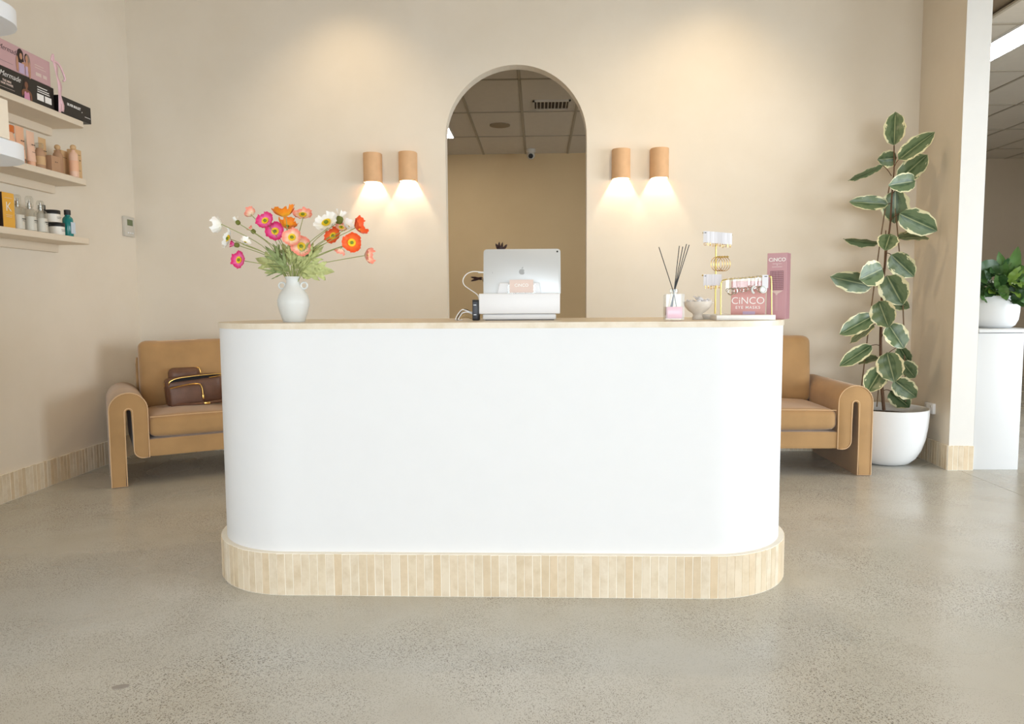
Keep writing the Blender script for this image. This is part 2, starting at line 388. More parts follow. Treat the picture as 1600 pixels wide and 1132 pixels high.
# back wall with the arched opening
ax, ar, az = -0.172, 0.548, 2.455
N = 36
arc = [(ax - ar, 0.0)] + [(ax - ar * math.cos(math.pi * i / N), az + ar * math.sin(math.pi * i / N)) for i in range(N + 1)] + [(ax + ar, 0.0)]
bm = B()
def V(x, y, z): return bm.verts.new((x, y, z))
for Y in (BY, BY + 0.12):
    bm.faces.new([V(LX, Y, 0), V(ax - ar, Y, 0), V(ax - ar, Y, az), V(ax - ar, Y, H1), V(LX, Y, H1)])
    bm.faces.new([V(ax + ar, Y, 0), V(3.0, Y, 0), V(3.0, Y, H1), V(ax + ar, Y, H1), V(ax + ar, Y, az)])
    for (x0, z0), (x1, z1) in zip(arc[1:-1], arc[2:-1]):
        bm.faces.new([V(x0, Y, z0), V(x1, Y, z1), V(x1, Y, H1), V(x0, Y, H1)])
for (x0, z0), (x1, z1) in zip(arc, arc[1:]):
    bm.faces.new([V(x0, BY, z0), V(x1, BY, z1), V(x1, BY + 0.12, z1), V(x0, BY + 0.12, z0)])
bmesh.ops.remove_doubles(bm, verts=bm.verts, dist=1e-5)
struct('wall_back', bm, WALL)
# pier on the right: plastered side, white painted end
struct('wall_right', prism([(2.845, 5.152), (3.006, 5.152), (3.006, 5.94), (2.892, 5.94), (2.89, 5.82)], 0, H1), WALL)
struct('trim_1', bx(2.843, 3.008, 5.15, 5.153, 0.165, H1), WHITEW)
struct('wall_bulkhead', bx(3.0, 9, 5.0, 5.14, H2, H1), WALL)
struct('ceiling', bx(-3.4, 9, -5.5, 5.95, H1, H1 + 0.1), CEILM)
struct('light_block_entrance', bx(-3.3, 9, -5.15, -0.5, 2.46, H1), CEILM)  # unseen slab added behind the camera to dim the upper back wall
struct('light_block_side', bx(5.0, 9, -0.5, 4.98, 2.46, H1), CEILM)  # unseen slab added to keep the side fill off the upper walls
struct('wall_far', bx(-3.4, 2.5, 10.72, 10.9, 0, H1), WALLD)
struct('wall_far_right', bx(2.4, 9, 11.55, 11.7, 0, H1), WALLG)
struct('wall_far_left', bx(-3.4, -3.2, 5.94, 10.9, 0, H1), WALLD)
struct('wall_side', bx(9, 9.15, -5.5, 11.7, 0, H1), WALLD)
bm = B(); box(bm, -3.5, -2.8, -5.3, -5.15, 0, H1); box(bm, 4.6, 9, -5.3, -5.15, 0, H1); box(bm, -2.8, 4.6, -5.3, -5.15, 3.25, H1); box(bm, -2.8, 4.6, -5.3, -5.15, 0, 0.12); box(bm, 0.85, 0.95, -5.3, -5.15, 0.12, 3.25)
struct('wall_front', bm, WHITEW)
# low suspended ceiling of the back rooms: tiles sit above a grid of tee bars
cb = struct('ceiling_back', box(bx(-3.4, 9, 5.945, 11.7, H2 + 0.03, H2 + 0.06), 3.01, 9, 5.14, 5.945, H2 + 0.03, H2 + 0.06), mat('ceiling_void', (120, 105, 85), 0.9))
CT = mat('ceiling_tile', (206, 198, 186), 0.85, var=0.02); TB = mat('tee_bar', (168, 158, 142), 0.6, var=0)
bm = B()
xs = [-0.178 + 0.6 * i for i in range(-5, 15)]; ys = [7.2 + 1.2 * i - 1.2 for i in range(-1, 5)] + [11.55]
for x in xs: box(bm, x - 0.013, x + 0.013, 5.15 if x > 3 else 5.95, 11.55, H2 - 0.004, H2 + 0.012)
for y in ys[:-1]: box(bm, -3.2 if y > 5.95 else 3.01, 9, y - 0.013, y + 0.013, H2 - 0.004, H2 + 0.012)
put('ceiling_grid', bm, TB, cb, smooth=False)
tm = None
for x in xs[:-1]:
    for y0, y1 in zip(ys, ys[1:]):
        if y1 < 5.2 or (x < 2.9 and y1 < 6.1): continue
        if x < 3.0 and y0 < 5.95: y0 = 5.94
        if y0 < 5.14: y0 = 5.13
        if tm is None:
            q = put('ceiling_tile', bx(-0.285, 0.285, 0, 1, 0.004, 0.018), CT, cb, (x + 0.3, y0 + 0.015, H2), smooth=False); tm = q.data
        else: q = link_copy(tm, 'ceiling_tile', cb, (x + 0.3, y0 + 0.015, H2))
        q.scale = (1, y1 - y0 - 0.03, 1)

# ---------------------------------------------------------------- tiled skirtings
TH = 0.170
tmesh = []
for k in range(4):
    bm = bx(-0.0151, 0.0151, -0.016, 0.0, 0.002, TH)
    rr = random.Random(k)
    for v in bm.verts: v.co += Vector((rr.uniform(-.0007, .0007), rr.uniform(-.0006, .0006), rr.uniform(-.001, .001)))
    bmesh.ops.bevel(bm, geom=[e for e in bm.edges if all(v.co.y < -0.01 for v in e.verts)], offset=0.0009, segments=1, affect='EDGES')
    me = bpy.data.meshes.new('tile'); bm.to_mesh(me); bm.free(); me.materials.append(TILE); tmesh.append(me)
PITCH = 0.0334
def tile_run(parent, a, b, out):
    """tiles from a to b (xy), faces pointing along out"""
    a, b, out = Vector(a), Vector(b), Vector(out); d = b - a; n = max(1, round(d.length / PITCH)); st = d / n
    rz = math.atan2(out.x, -out.y)
    for i in range(n):
        p = a + st * (i + 0.5) + out * (rnd.uniform(-0.0005, 0.0006))
        link_copy(rnd.choice(tmesh), 'tile', parent, (p.x, p.y, 0), rz + rnd.uniform(-.01, .01), (st.length / PITCH, 1, 1 + rnd.uniform(-.006, .002)))
def skirting(name, a, b, out):
    a, b, out = Vector(a), Vector(b), Vector(out); q = [a, b, b + out * 0.0146, a + out * 0.0146]
    o = struct(name, prism([(v.x, v.y) for v in q], 0, TH), GROUT)
    tile_run(o, a, b, out); return o
skirting('baseboard_left', (LX, 2.9), (LX, BY - 0.02), (1, 0))
skirting('baseboard_back_left', (LX + 0.02, BY), (ax - ar, BY), (0, -1))
skirting('baseboard_back_right', (ax + ar, BY), (2.87, BY), (0, -1))
skirting('baseboard_right', (2.846, 5.152), (2.874, BY - 0.02), (-0.999, 0.04))
skirting('baseboard_right_end', (2.832, 5.152), (3.006, 5.152), (0, -1))

# ---------------------------------------------------------------- ceiling fittings of the back rooms
def panel(x0, x1, y0, y1, label):
    t = thing('ceiling_light', label, 'ceiling light', ((x0 + x1) / 2, (y0 + y1) / 2, H2), 0)
    w, d = (x1 - x0) / 2, (y1 - y0) / 2
    bm = B(); box(bm, -w, w, -d, -d + .01, -.012, .01); box(bm, -w, w, d - .01, d, -.012, .01); box(bm, -w, -w + .01, -d, d, -.012, .01); box(bm, w - .01, w, -d, d, -.012, .01)
    put('frame', bm, PLASW, t, smooth=False); put('diffuser', bx(-w + .01, w - .01, -d + .01, d - .01, -.008, .004), PANEL, t, smooth=False)
panel(3.73, 4.02, 5.3, 7.6, 'bright long ceiling light panel at the right beyond the pier')
panel(-1.37, -1.07, 8.42, 9.6, 'small lit ceiling panel seen at the left edge of the arch')
t = thing('ceiling_vent', 'square louvred air vent in the ceiling seen through the arch', 'vent', (0.145, 8.11, H2))
bm = B(); w, d = .2, .17
for a in ((-w, w, -d, -d + .02), (-w, w, d - .02, d), (-w, -w + .02, -d, d), (w - .02, w, -d, d)): box(bm, *a, -.014, .005)
put('frame', bm, CT, t, smooth=False)
put('backing', bx(-w + .02, w - .02, -d + .02, d - .02, -.002, .003), mat('vent_dark', (70, 58, 48), 0.8), t, smooth=False)
for i in range(9):
    x = -w + .04 + i * .04; s = -.5 if i < 4 else (.5 if i > 4 else 0)
    put('louvre', bx(-.003, .003, -d + .02, d - .02, -.014, .0), CT, t, (x, 0, 0), (0, s, 0), smooth=False)
tag(put('ceiling_speaker', lathe([(0, -.012), (.1, -.012), (.122, -.006), (.122, .004)], 32), mat('speaker_mesh', (150, 134, 112), 0.8), None, (-0.456, 9.0, H2)), 'round flat speaker in the ceiling behind the arch', 'speaker')
t = thing('security_camera', 'small white dome security camera hanging below the ceiling behind the arch', 'camera', (-0.10, 10.4, H2))
put('mount', lathe([(0, 0), (.065, 0), (.065, -.035), (.05, -.05), (0, -.05)], 24), PLASG, t)
put('housing', lathe([(0, .05), (.035, .045), (.055, .01), (.055, -.02), (.03, -.05), (0, -.055)], 24), PLASG, t, (0, -.01, -.085))
put('lens', lathe([(0, 0), (.032, 0), (.032, -.02), (0, -.024)], 20), BLACK, t, (0, -.055, -.1), (R(-70), 0, 0))
# measured positions in metres: (base, tip, stalk root, width) and so on
LEAVES=[
((2.533, 5.44, 2.28),(2.548, 5.47, 2.515),(2.516, 5.4, 2.215),0.128),
((2.525, 5.35, 2.161),(2.729, 5.29, 2.342),(2.52, 5.4, 2.117),0.121),
((2.554, 5.44, 2.191),(2.438, 5.47, 2.184),(2.522, 5.4, 2.17),0.109),
((2.461, 5.44, 2.138),(2.238, 5.47, 2.042),(2.504, 5.4, 2.059),0.047),
((2.564, 5.44, 2.025),(2.787, 5.47, 2.22),(2.519, 5.4, 1.992),0.138),
((2.62, 5.3, 2.006),(2.423, 5.24, 1.972),(2.515, 5.4, 1.983),0.120),
((2.507, 5.44, 1.867),(2.252, 5.47, 1.892),(2.511, 5.4, 1.857),0.095),
((2.553, 5.44, 1.962),(2.57, 5.47, 1.738),(2.513, 5.4, 1.925),0.171),
((2.51, 5.28, 1.78),(2.74, 5.22, 1.653),(2.506, 5.4, 1.741),0.152),
((2.587, 5.44, 1.621),(2.818, 5.47, 1.645),(2.492, 5.4, 1.623),0.076),
((2.448, 5.44, 1.591),(2.215, 5.47, 1.614),(2.489, 5.4, 1.569),0.052),
((2.462, 5.3, 1.642),(2.403, 5.24, 1.531),(2.487, 5.4, 1.623),0.125),
((2.472, 5.3, 1.499),(2.602, 5.24, 1.344),(2.478, 5.4, 1.51),0.143),
((2.399, 5.26, 1.4),(2.222, 5.2, 1.324),(2.473, 5.4, 1.383),0.161),
((2.377, 5.35, 1.282),(2.07, 5.29, 1.341),(2.464, 5.4, 1.255),0.135),
((2.432, 5.26, 1.351),(2.511, 5.2, 1.15),(2.471, 5.4, 1.315),0.174),
((2.525, 5.44, 1.186),(2.702, 5.47, 1.121),(2.466, 5.4, 1.177),0.090),
((2.372, 5.24, 1.173),(2.415, 5.18, 0.996),(2.463, 5.4, 1.132),0.151),
((2.371, 5.32, 1.069),(2.131, 5.26, 0.95),(2.466, 5.4, 1.063),0.116),
((2.436, 5.44, 1.006),(2.283, 5.47, 0.87),(2.459, 5.4, 1.003),0.062),
((2.443, 5.24, 1.012),(2.529, 5.18, 0.854),(2.471, 5.4, 0.91),0.142),
((2.373, 5.33, 0.859),(2.137, 5.27, 0.723),(2.468, 5.4, 0.85),0.098),
((2.476, 5.44, 0.759),(2.347, 5.47, 0.729),(2.471, 5.4, 0.762),0.062),
((2.437, 5.3, 0.697),(2.317, 5.24, 0.54),(2.479, 5.4, 0.679),0.134),
((2.431, 5.22, 0.816),(2.458, 5.16, 0.62),(2.484, 5.4, 0.637),0.159),
((2.619, 5.44, 0.847),(2.707, 5.47, 0.723),(2.485, 5.4, 0.762),0.095),
((2.646, 5.44, 0.731),(2.762, 5.47, 0.61),(2.487, 5.4, 0.693),0.109),
((2.544, 5.34, 0.61),(2.671, 5.28, 0.493),(2.495, 5.4, 0.585),0.135),
((2.566, 5.44, 0.52),(2.724, 5.47, 0.393),(2.497, 5.4, 0.525),0.119),
]
TRUNK= [(2.507, 5.4, 0.384), (2.48, 5.4, 0.623), (2.468, 5.4, 0.855), (2.466, 5.4, 1.04), (2.468, 5.4, 1.269), (2.477, 5.4, 1.406), (2.489, 5.4, 1.565), (2.506, 5.4, 1.723), (2.512, 5.4, 1.947), (2.52, 5.4, 2.103), (2.514, 5.4, 2.268)]
CANE1= [(2.365, 5.47, 0.464), (2.419, 5.47, 1.076), (2.481, 5.47, 1.685), (2.525, 5.47, 2.003)]
CANE2= [(2.689, 5.46, 0.437), (2.646, 5.46, 1.13), (2.598, 5.46, 1.591), (2.549, 5.46, 1.956)]
CANE3= [(2.474, 5.44, 0.402), (2.489, 5.44, 0.759), (2.495, 5.44, 1.681)]
FLOWERS=[
('white',(-1.354, 3.139, 1.515),0.0287,(-0.9, 0.2, 0.1)),
('bud_white',(-1.288, 3.152, 1.527),0.0099,(-0.5, 0, 0.8)),
('peach',(-1.23, 3.157, 1.56),0.0233,(-0.6, 0.4, 0.7)),
('bud_peach',(-1.231, 3.174, 1.491),0.0099,(-0.5, -0.3, 0.6)),
('magenta',(-1.144, 3.091, 1.523),0.0336,(-0.1, -0.9, 0.4)),
('magenta',(-1.111, 3.111, 1.483),0.0352,(0.1, -1, 0.1)),
('amber',(-1.054, 3.073, 1.54),0.0374,(-0.2, -0.1, 1)),
('amber',(-1.064, 3.121, 1.497),0.0326,(0.3, -0.4, 0.8)),
('peach',(-1.013, 3.174, 1.554),0.0373,(0.2, -0.6, 0.8)),
('peach',(-1.03, 3.081, 1.453),0.0348,(0.1, -1, 0.25)),
('peach',(-1.0, 3.109, 1.419),0.0378,(0.1, -1, 0.05)),
('white',(-0.881, 3.082, 1.509),0.0415,(-0.2, -0.7, 0.6)),
('bud_white',(-0.841, 3.122, 1.53),0.0163,(0.3, 0, 0.9)),
('white',(-0.803, 3.097, 1.495),0.0242,(0.5, -0.3, 0.5)),
('peach',(-0.836, 3.13, 1.496),0.0245,(0.3, -0.5, 0.6)),
('orange',(-0.868, 3.133, 1.462),0.0341,(-0.3, -0.8, 0.3)),
('orange',(-0.759, 3.071, 1.491),0.0347,(0.9, -0.2, 0.35)),
('orange',(-0.768, 3.034, 1.427),0.0356,(0.3, -0.9, 0)),
('peach',(-0.832, 3.101, 1.41),0.0216,(-0.3, 0.3, -0.6)),
('peach',(-0.745, 3.171, 1.382),0.0303,(1, -0.25, 0)),
('white',(-1.327, 3.154, 1.457),0.0343,(-0.6, -0.5, 0.2)),
('white',(-1.236, 3.088, 1.432),0.0188,(0.4, -0.3, 0.5)),
('bud_magenta',(-1.299, 3.158, 1.432),0.0110,(-0.8, -0.3, 0.2)),
('magenta',(-1.232, 3.025, 1.359),0.0329,(-0.4, -0.9, 0.1)),
]
GREENS=[
((-1.069, 3.12, 1.314),(-1.21, 3.126, 1.38),0.0544),
((-1.061, 3.12, 1.314),(-1.145, 3.081, 1.42),0.0322),
((-1.066, 3.12, 1.306),(-1.16, 3.07, 1.323),0.0133),
((-1.033, 3.12, 1.327),(-1.017, 3.148, 1.416),0.0383),
((-1.022, 3.12, 1.327),(-0.908, 3.089, 1.408),0.0322),
((-1.011, 3.12, 1.327),(-0.87, 3.089, 1.314),0.0591),
((-1.017, 3.12, 1.316),(-0.974, 3.158, 1.29),0.0439),
((-1.052, 3.12, 1.341),(-1.1, 3.149, 1.443),0.0383),
((-1.038, 3.12, 1.349),(-1.049, 3.096, 1.428),0.0323),
((-1.004, 3.12, 1.367),(-0.931, 3.157, 1.432),0.0274),
((-0.999, 3.12, 1.354),(-0.953, 3.119, 1.402),0.0380),
((-1.076, 3.12, 1.349),(-1.138, 3.131, 1.437),0.0218),
((-1.027, 3.12, 1.343),(-0.97, 3.088, 1.432),0.0242),
]
# ---------------------------------------------------------------- reception counter
xl, xr, y0c, y1c, RT = -1.024, 0.674, 3.26, 3.34, 0.40
ct = thing('reception_counter', 'white pill-shaped reception counter with a stone top and tiled foot', 'counter', (0, 0, 0))
def pill(r, n=28):
    p = []
    for cx, cy, a0 in ((xr, y0c, -90), (xr, y1c, 0), (xl, y1c, 90), (xl, y0c, 180)):
        for i in range(n + 1): p.append((cx + r * math.cos(R(a0 + 90 * i / n)), cy + r * math.sin(R(a0 + 90 * i / n))))
    return p
put('body', prism(pill(0.375), 0.0, 1.077), WHITE, ct)
put('worktop', prism(pill(0.379), 1.077, 1.1, bev=0.002, seg=2), STONE, ct)
put('grout_bed', prism(pill(RT - 0.0015), 0.0, TH + 0.004, bev=0.002, seg=1), GROUT, ct)
pp = pill(RT, 60); per = []
for a, b in zip(pp, pp[1:] + pp[:1]):
    a, b = Vector(a), Vector(b)
    if (b - a).length > 1e-6: per.append((a, b, (b - a).length))
tot = sum(p[2] for p in per); n = round(tot / PITCH); st = tot / n
for i in range(n):
    s = (i + 0.5) * st
    for a, b, L in per:
        if s <= L: break
        s -= L
    d = (b - a).normalized(); p = a + d * s; out = Vector((d.y, -d.x))
    p = p + out * (-.0156 + rnd.uniform(-.0004, .0006))
    link_copy(rnd.choice(tmesh), 'tile', ct, (p.x, p.y, 0), math.atan2(out.x, -out.y), (1, 1, 1 + rnd.uniform(0, .012)))

# ---------------------------------------------------------------- armchairs
def make_chair(label, loc, rz, W=1.05, D=0.81):
    t = thing('armchair', label, 'armchair', loc, rz, 'velvet armchairs')
    def arm(side):
        o, Rr, s = W / 2, 0.1125, 0.024
        cx = o - Rr; cz = 0.612 - Rr
        pts = [(o, 0.0)] + [(cx + Rr * math.cos(R(a)), cz + Rr * math.sin(R(a))) for a in range(0, 181, 12)]
        pts += [(o - 2 * Rr, 0.182)]
        li = cx - s
        pts += [(li - .055 + .055 * math.cos(R(a)), .182 + .055 + .055 * math.sin(R(a))) for a in range(-90, 1, 15)]
        pts += [(cx + s * math.cos(R(a)), 0.488 + s * math.sin(R(a))) for a in range(180, -1, -20)]
        pts += [(cx + s, 0.0)]
        pts = [(side * x, z) for x, z in pts]
        a = put('arm', prism(pts, 0, D, 'y', bev=0.009, seg=3), VELVET, t, ang=50)
        cut = pts[:-1] if False else pts
        put('piping', tube([(x * (1 - .0) , -.0005, z if z > .004 else .006) for x, z in pts], .0035, 6, closed=True), PIPING, a)
    arm(-1); arm(1)
    wi = W - 0.45
    put('seat_base', rbox(wi + .004, D - .06, .12, .012, 6, c=(0, (D - .06) / 2 + .002, .242)), VELVET, t)
    c = put('seat_cushion', rbox(wi - .006, D - .18, .138, .045, 14, (0, 0.0, .03), (0, (D - .18) / 2 - .004, .378)), VELVET, t)
    q = [(sx * (wi / 2 - .012), .006, .445) for sx in (-1, 1)]
    put('piping', tube([q[0], (0, .002, .449), q[1]], .003, 6, sm=6), PIPING, c)
    put('back_frame', rbox(wi + .05, .09, .62, .02, 6, c=(0, D - .05, .49)), VELVET, t)
    bc = rbox(wi + .02, .19, .49, .05, 16, (0, .035, .008))
    rr = random.Random(3)
    for v in bc.verts:   # soft pinched wrinkles along the top seam
        if v.co.z > .15: v.co.y -= .008 * math.sin(v.co.x * 55 + 1 + 9 * v.co.x * v.co.x) * (v.co.z - .15) / .1; v.co.z -= .012 * math.exp(-((v.co.x + .06) / .12) ** 2)
    b = put('back_cushion', bc, VELVET, t, (0, D - .185, .672), (R(-5), 0, 0))
    put('piping', tube([(-wi / 2 + .03, -.06, .236), (0, -.062, .242), (wi / 2 - .03, -.06, .236)], .003, 6, sm=6), PIPING, b)
    return t
make_chair('caramel velvet armchair angled in the left corner with a brown bag on it', (-2.7415 + .525 * math.cos(R(32)), 4.554 + .525 * math.sin(R(32)), 0), R(32), D=.80)
make_chair('caramel velvet armchair at the right beside the tall potted rubber plant', (2.232 - .525, 4.965, 0), 0)

# handbag on the left chair
t = thing('handbag', 'open brown leather bag with gold zips lying on the left armchair seat', 'bag', (-2.47, 5.17, .472), R(31))
t.scale = (1.1, 1.1, 1.1)
bb = rbox(.34, .15, .178, .03, 12, (.0, .012, .012), (0, 0, .0875))
put('body', bb, LEATHER, t, (0, 0, 0), (0, R(-4), 0))
put('opening', prism([(-.15, .150), (-.1, .154), (0, .163), (.1, .176), (.15, .185), (.1, .187), (0, .182), (-.1, .172), (-.145, .16)], -.0835, -.06, 'y'), LEATHERD, t)
put('zipper', tube([(-.158, -.08, .132), (-.156, -.084, .15), (-.14, -.085, .163), (-.1, -.085, .176), (0, -.085, .186), (.1, -.085, .191), (.152, -.085, .192), (.158, -.084, .186), (.15, -.086, .181), (.08, -.0865, .171)], .003, 6, sm=6), GOLD, t)
f = put('front_pocket', rbox(.2, .03, .13, .014, 10, (0, .008, 0), (-.055, -.088, .07)), LEATHER, t, (0, 0, 0), (0, R(-4), 0))
put('pocket_zip', tube([(-.145, -.11, .125), (-.05, -.113, .138), (.02, -.112, .135), (.04, -.11, .11), (.042, -.108, .06)], .0035, 6, sm=6), GOLD, f)
put('zip_pull', bx(.037, .047, -.114, -.108, .035, .062, .002), GOLD, f)
put('rear_pouch', rbox(.19, .09, .12, .035, 10, (0, .01, 0), (-.055, .075, .17)), LEATHER, t)
put('pouch_zip', tube([(.02, .03, .232), (.035, .028, .225), (.043, .026, .195)], .0035, 6, sm=5), GOLD, t)
put('ring', ring((-.178, -.01, .13), .012, .003, (1, 0, 0)), GOLD, t)
put('strap', tube([(-.12, -.1, .008), (0, -.13, .01), (.12, -.12, .016), (.2, -.1, .02), (.24, -.04, .02)], .009, 6, sm=6), LEATHER, t)
put('buckle', bx(.04, .075, -.142, -.118, .004, .02, .003), GOLD, t)

# ---------------------------------------------------------------- wall lamps
def sconce(x, z0, label):
    t = thing('wall_lamp', label, 'wall lamp', (x, BY, z0), 0, 'clay wall lamps')
    r, dep, H, th = .069, .045, .222, .006
    def D(r_, b): return [(r_, b)] + [(r_ * math.cos(R(a)), -dep + r_ * math.sin(R(a))) for a in range(0, -181, -10)] + [(-r_, b)]
    o, i = D(r, 0), D(r - th, -.0)
    bm = B(); vo = [[bm.verts.new((p[0], p[1], z)) for p in o] for z in (0, H)]; vi = [[bm.verts.new((p[0], p[1], z)) for p in i] for z in (0, H - th)]
    n = len(o)
    for k in range(n - 1):
        bm.faces.new((vo[0][k], vo[0][k + 1], vo[1][k + 1], vo[1][k])); bm.faces.new((vi[0][k], vi[0][k + 1], vi[1][k + 1], vi[1][k]))
        bm.faces.new((vo[0][k], vo[0][k + 1], vi[0][k + 1], vi[0][k]))
    bm.faces.new(vo[1]); bm.faces.new(vi[1])
    put('shade', bm, CLAY, t, ang=60)
    put('lamp_holder', lathe([(0, H - th), (.03, H - th), (.03, .155), (.022, .15), (0, .15)], 20, c=(0, -dep, 0)), PLASW, t)
    put('bulb', lathe([(0, .15), (.024, .149), (.026, .128), (.022, .121), (0, .119)], 20, c=(0, -dep, 0)), GLOW, t)
    l = light('lamp_light', 'POINT', (0, -dep, .112), (0, 0, 0), 11, (1, .84, .60), shadow_soft_size=.012); l.parent = t
sconce(-1.287, 2.117, 'leftmost of the four clay wall lamps, farther left of the arch')
sconce(-1.011, 2.122, 'clay wall lamp directly left of the arch, second from the left')
sconce(.637, 2.122, 'clay wall lamp directly right of the arch, third from the left')
sconce(.930, 2.124, 'rightmost of the four clay wall lamps, farther right of the arch')

# ---------------------------------------------------------------- thermostat and power outlet
t = thing('thermostat', 'small white thermostat with a green display on the left wall', 'thermostat', (LX, 5.705, 1.79))
put('case', bx(0, .022, -.07, .07, -.078, .075, .004), PLASG, t); put('screen', bx(.021, .0235, -.036, .04, .006, .052), GREEND, t, smooth=False)
for i in range(3): put('button', bx(.021, .0245, -.035 + .03 * i, -.017 + .03 * i, -.055, -.045, .001), PLASW, t)
t = thing('power_outlet', 'white double power outlet low on the pier behind the pot', 'power outlet', (2.853, 5.43, .395))
put('plate', bx(-.013, 0.01, -.058, .058, -.038, .038, .003), PLASW, t)
for y in (-.03, .03): put('switch', bx(-.0165, -.012, y - .006, y + .006, .008, .024, .001), PLASG, t)

# ---------------------------------------------------------------- tall rubber plant
t = thing('potted_rubber_plant', 'tall variegated rubber plant in a big white tub beside the right armchair', 'plant', (2.52, 5.4, 0))
prof = [(0, 0), (.12, 0), (.165, .012), (.205, .05), (.238, .11), (.262, .19), (.275, .28), (.281, .36), (.282, .405), (.276, .407), (.27, .4), (.268, .34), (0, .34)]
put('pot', lathe(prof, 56), POT, t); put('soil', lathe([(0, .352), (.267, .345)], 32), SOIL, t)
def rel(p, o=(2.52, 5.4, 0)): return tuple(a - b for a, b in zip(p, o))
put('trunk', tube([rel(p) for p in TRUNK], .0115, 10, sm=5, r1=.004), BARK, t)
for cn in (CANE1, CANE2, CANE3): put('cane', tube([rel(p) for p in cn], .0045, 6, sm=4), CANE, t)
def leaf_mesh(Lh, Wd, curl, fold, seed, tipsharp=1.0):
    rr = random.Random(seed); bm = B(); uvl = bm.loops.layers.uv.new('UVMap'); nu, nv = 6, 12; g = []
    for j in range(nv + 1):
        v = j / nv
        prof = (max(0, 1 - (2 * v ** .9 - 1) ** 2)) ** .55 * (1 - .3 * (v > .9) * (v - .9) / .1) if 0 < v < 1 else 0.0
        row = []
        for i in range(nu + 1):
            u = i / nu * 2 - 1
            wob = 1 + (.05 * math.sin(v * 23 + seed + (2 if u > 0 else 0)) + rr.uniform(-.03, .03)) * abs(u)
            x = u * Wd / 2 * prof * wob
            y = v * Lh + (.03 * Lh * (v > .97))
            z = -curl * Lh * v * v + fold * abs(u) ** 1.2 * Wd * prof + rr.uniform(-.002, .002) + .004 * math.sin(v * 17 + seed) * u
            row.append((bm.verts.new((x, y, z)), abs(u), v))
        g.append(row)
    for j in range(nv):
        for i in range(nu):
            q = [g[j][i], g[j][i + 1], g[j + 1][i + 1], g[j + 1][i]]
            f = bm.faces.new([k[0] for k in q])
            for lp, k in zip(f.loops, q): lp[uvl].uv = (k[1], k[2])
    bmesh.ops.dissolve_degenerate(bm, dist=1e-5, edges=bm.edges)
    return bm
def place_leaf(b, tp, wd, m, parent, org, seed, tilt=0, curl=.12, fold=.12, name='leaf', face=None):
    b, tp, org = Vector(b), Vector(tp), Vector(org); y = (tp - b); L = y.length; y.normalize()
    view = face or (Vector((0, 0, 1.3)) - b).normalized()
    z = (view - y * view.dot(y)).normalized(); x = y.cross(z)
    rm = Matrix((x, y, z)).transposed() @ Matrix.Rotation(tilt, 3, 'Y')
    bm = leaf_mesh(L, wd, curl, fold, seed)
    me_o = put(name, bm, m, parent); me_o.matrix_local = Matrix.Translation(b - org) @ rm.to_4x4()
    return me_o
for i, (b, tp, s, wd) in enumerate(LEAVES):
    tl = (rnd.uniform(-.35, .35)); thin = wd < .08
    lf = place_leaf(b, tp, wd * (1.12 if not thin else 2.0), LEAF, t, (2.52, 5.4, 0), i, (math.copysign(R(58), tl) if thin else tl), curl=rnd.uniform(.0, .12), fold=rnd.uniform(.05, .16))
    p = put('petiole', tube([rel(s), tuple((a + c) / 2 + d for a, c, d in zip(rel(s), rel(b), (0, 0, .008))), rel(b)], .0028, 6, sm=4), BARK, t)

# ---------------------------------------------------------------- cabinet at the right and its plant
t = thing('storage_cabinet', 'white cabinet with a thick top standing beyond the pier', 'cabinet', (3.17, 5.16, 0))
put('carcass', bx(-.155, .153, 0, .75, 0, .949, .002), CABW, t)
put('top', bx(-.155, .25, -.008, .76, .953, .978, .002), CABW, t)
put('shadow_gap', bx(-.15, .145, .006, .745, .947, .955), LEATHERD, t)
t = thing('potted_shrub', 'leafy green plant in a white ribbed pot on the right cabinet', 'plant', (3.272, 5.42, .978))
prof = [(0, 0), (.1, 0), (.128, .02), (.147, .06), (.154, .12), (.153, .18), (.148, .228), (.141, .228), (.14, .19), (0, .19)]
pb = lathe(prof, 64)
for v in pb.verts:
    r_ = math.hypot(v.co.x, v.co.y); a = math.atan2(v.co.y, v.co.x)
    if r_ > .12 and 0.02 < v.co.z < .22: k = 1 + .008 * math.sin(a * 32) * math.cos(v.co.z * 130); v.co.x *= k; v.co.y *= k
put('pot', pb, POT, t); put('soil', lathe([(0, .195), (.135, .192)], 24), SOIL, t)
rr = random.Random(11)
stems = [(0, 0, .34), (-.1, -.03, .3), (.1, .0, .32), (.16, -.04, .28), (-.15, .02, .26), (.04, .08, .36), (-.05, -.09, .27), (.1, -.1, .25)]
for i, (sx, sy, sh) in enumerate(stems):
    put('stem', tube([(sx * .3, sy * .3, .19), (sx * .7, sy * .7, sh * .8), (sx, sy, sh)], .004, 6, sm=4), LG[1], t)
org = (3.272, 5.42, .978)
for i in range(150):
    a = rr.uniform(0, 2 * math.pi); rd = rr.uniform(.02, .2); zz = rr.uniform(.26, .5) - rd * .3
    bse = Vector((rd * math.cos(a) * .9, rd * math.sin(a) * .9, zz - .05)); el = rr.uniform(-.5, 1.0)
    d = Vector((math.cos(a) * 1.0 + rr.uniform(-.3, .3), math.sin(a) * 1.0 + rr.uniform(-.3, .3), el)).normalized()
    L = rr.uniform(.08, .14); b0 = Vector(org) + bse; nrm = (Vector((rr.uniform(-.5, .5), -.7, rr.uniform(.3, 1)))).normalized()
    place_leaf(b0, b0 + d * L, L * rr.uniform(.42, .6), LG[rr.choice((0, 0, 0, 1, 1, 2))], t, org, i, curl=rr.uniform(0, .4), fold=.1, face=nrm)
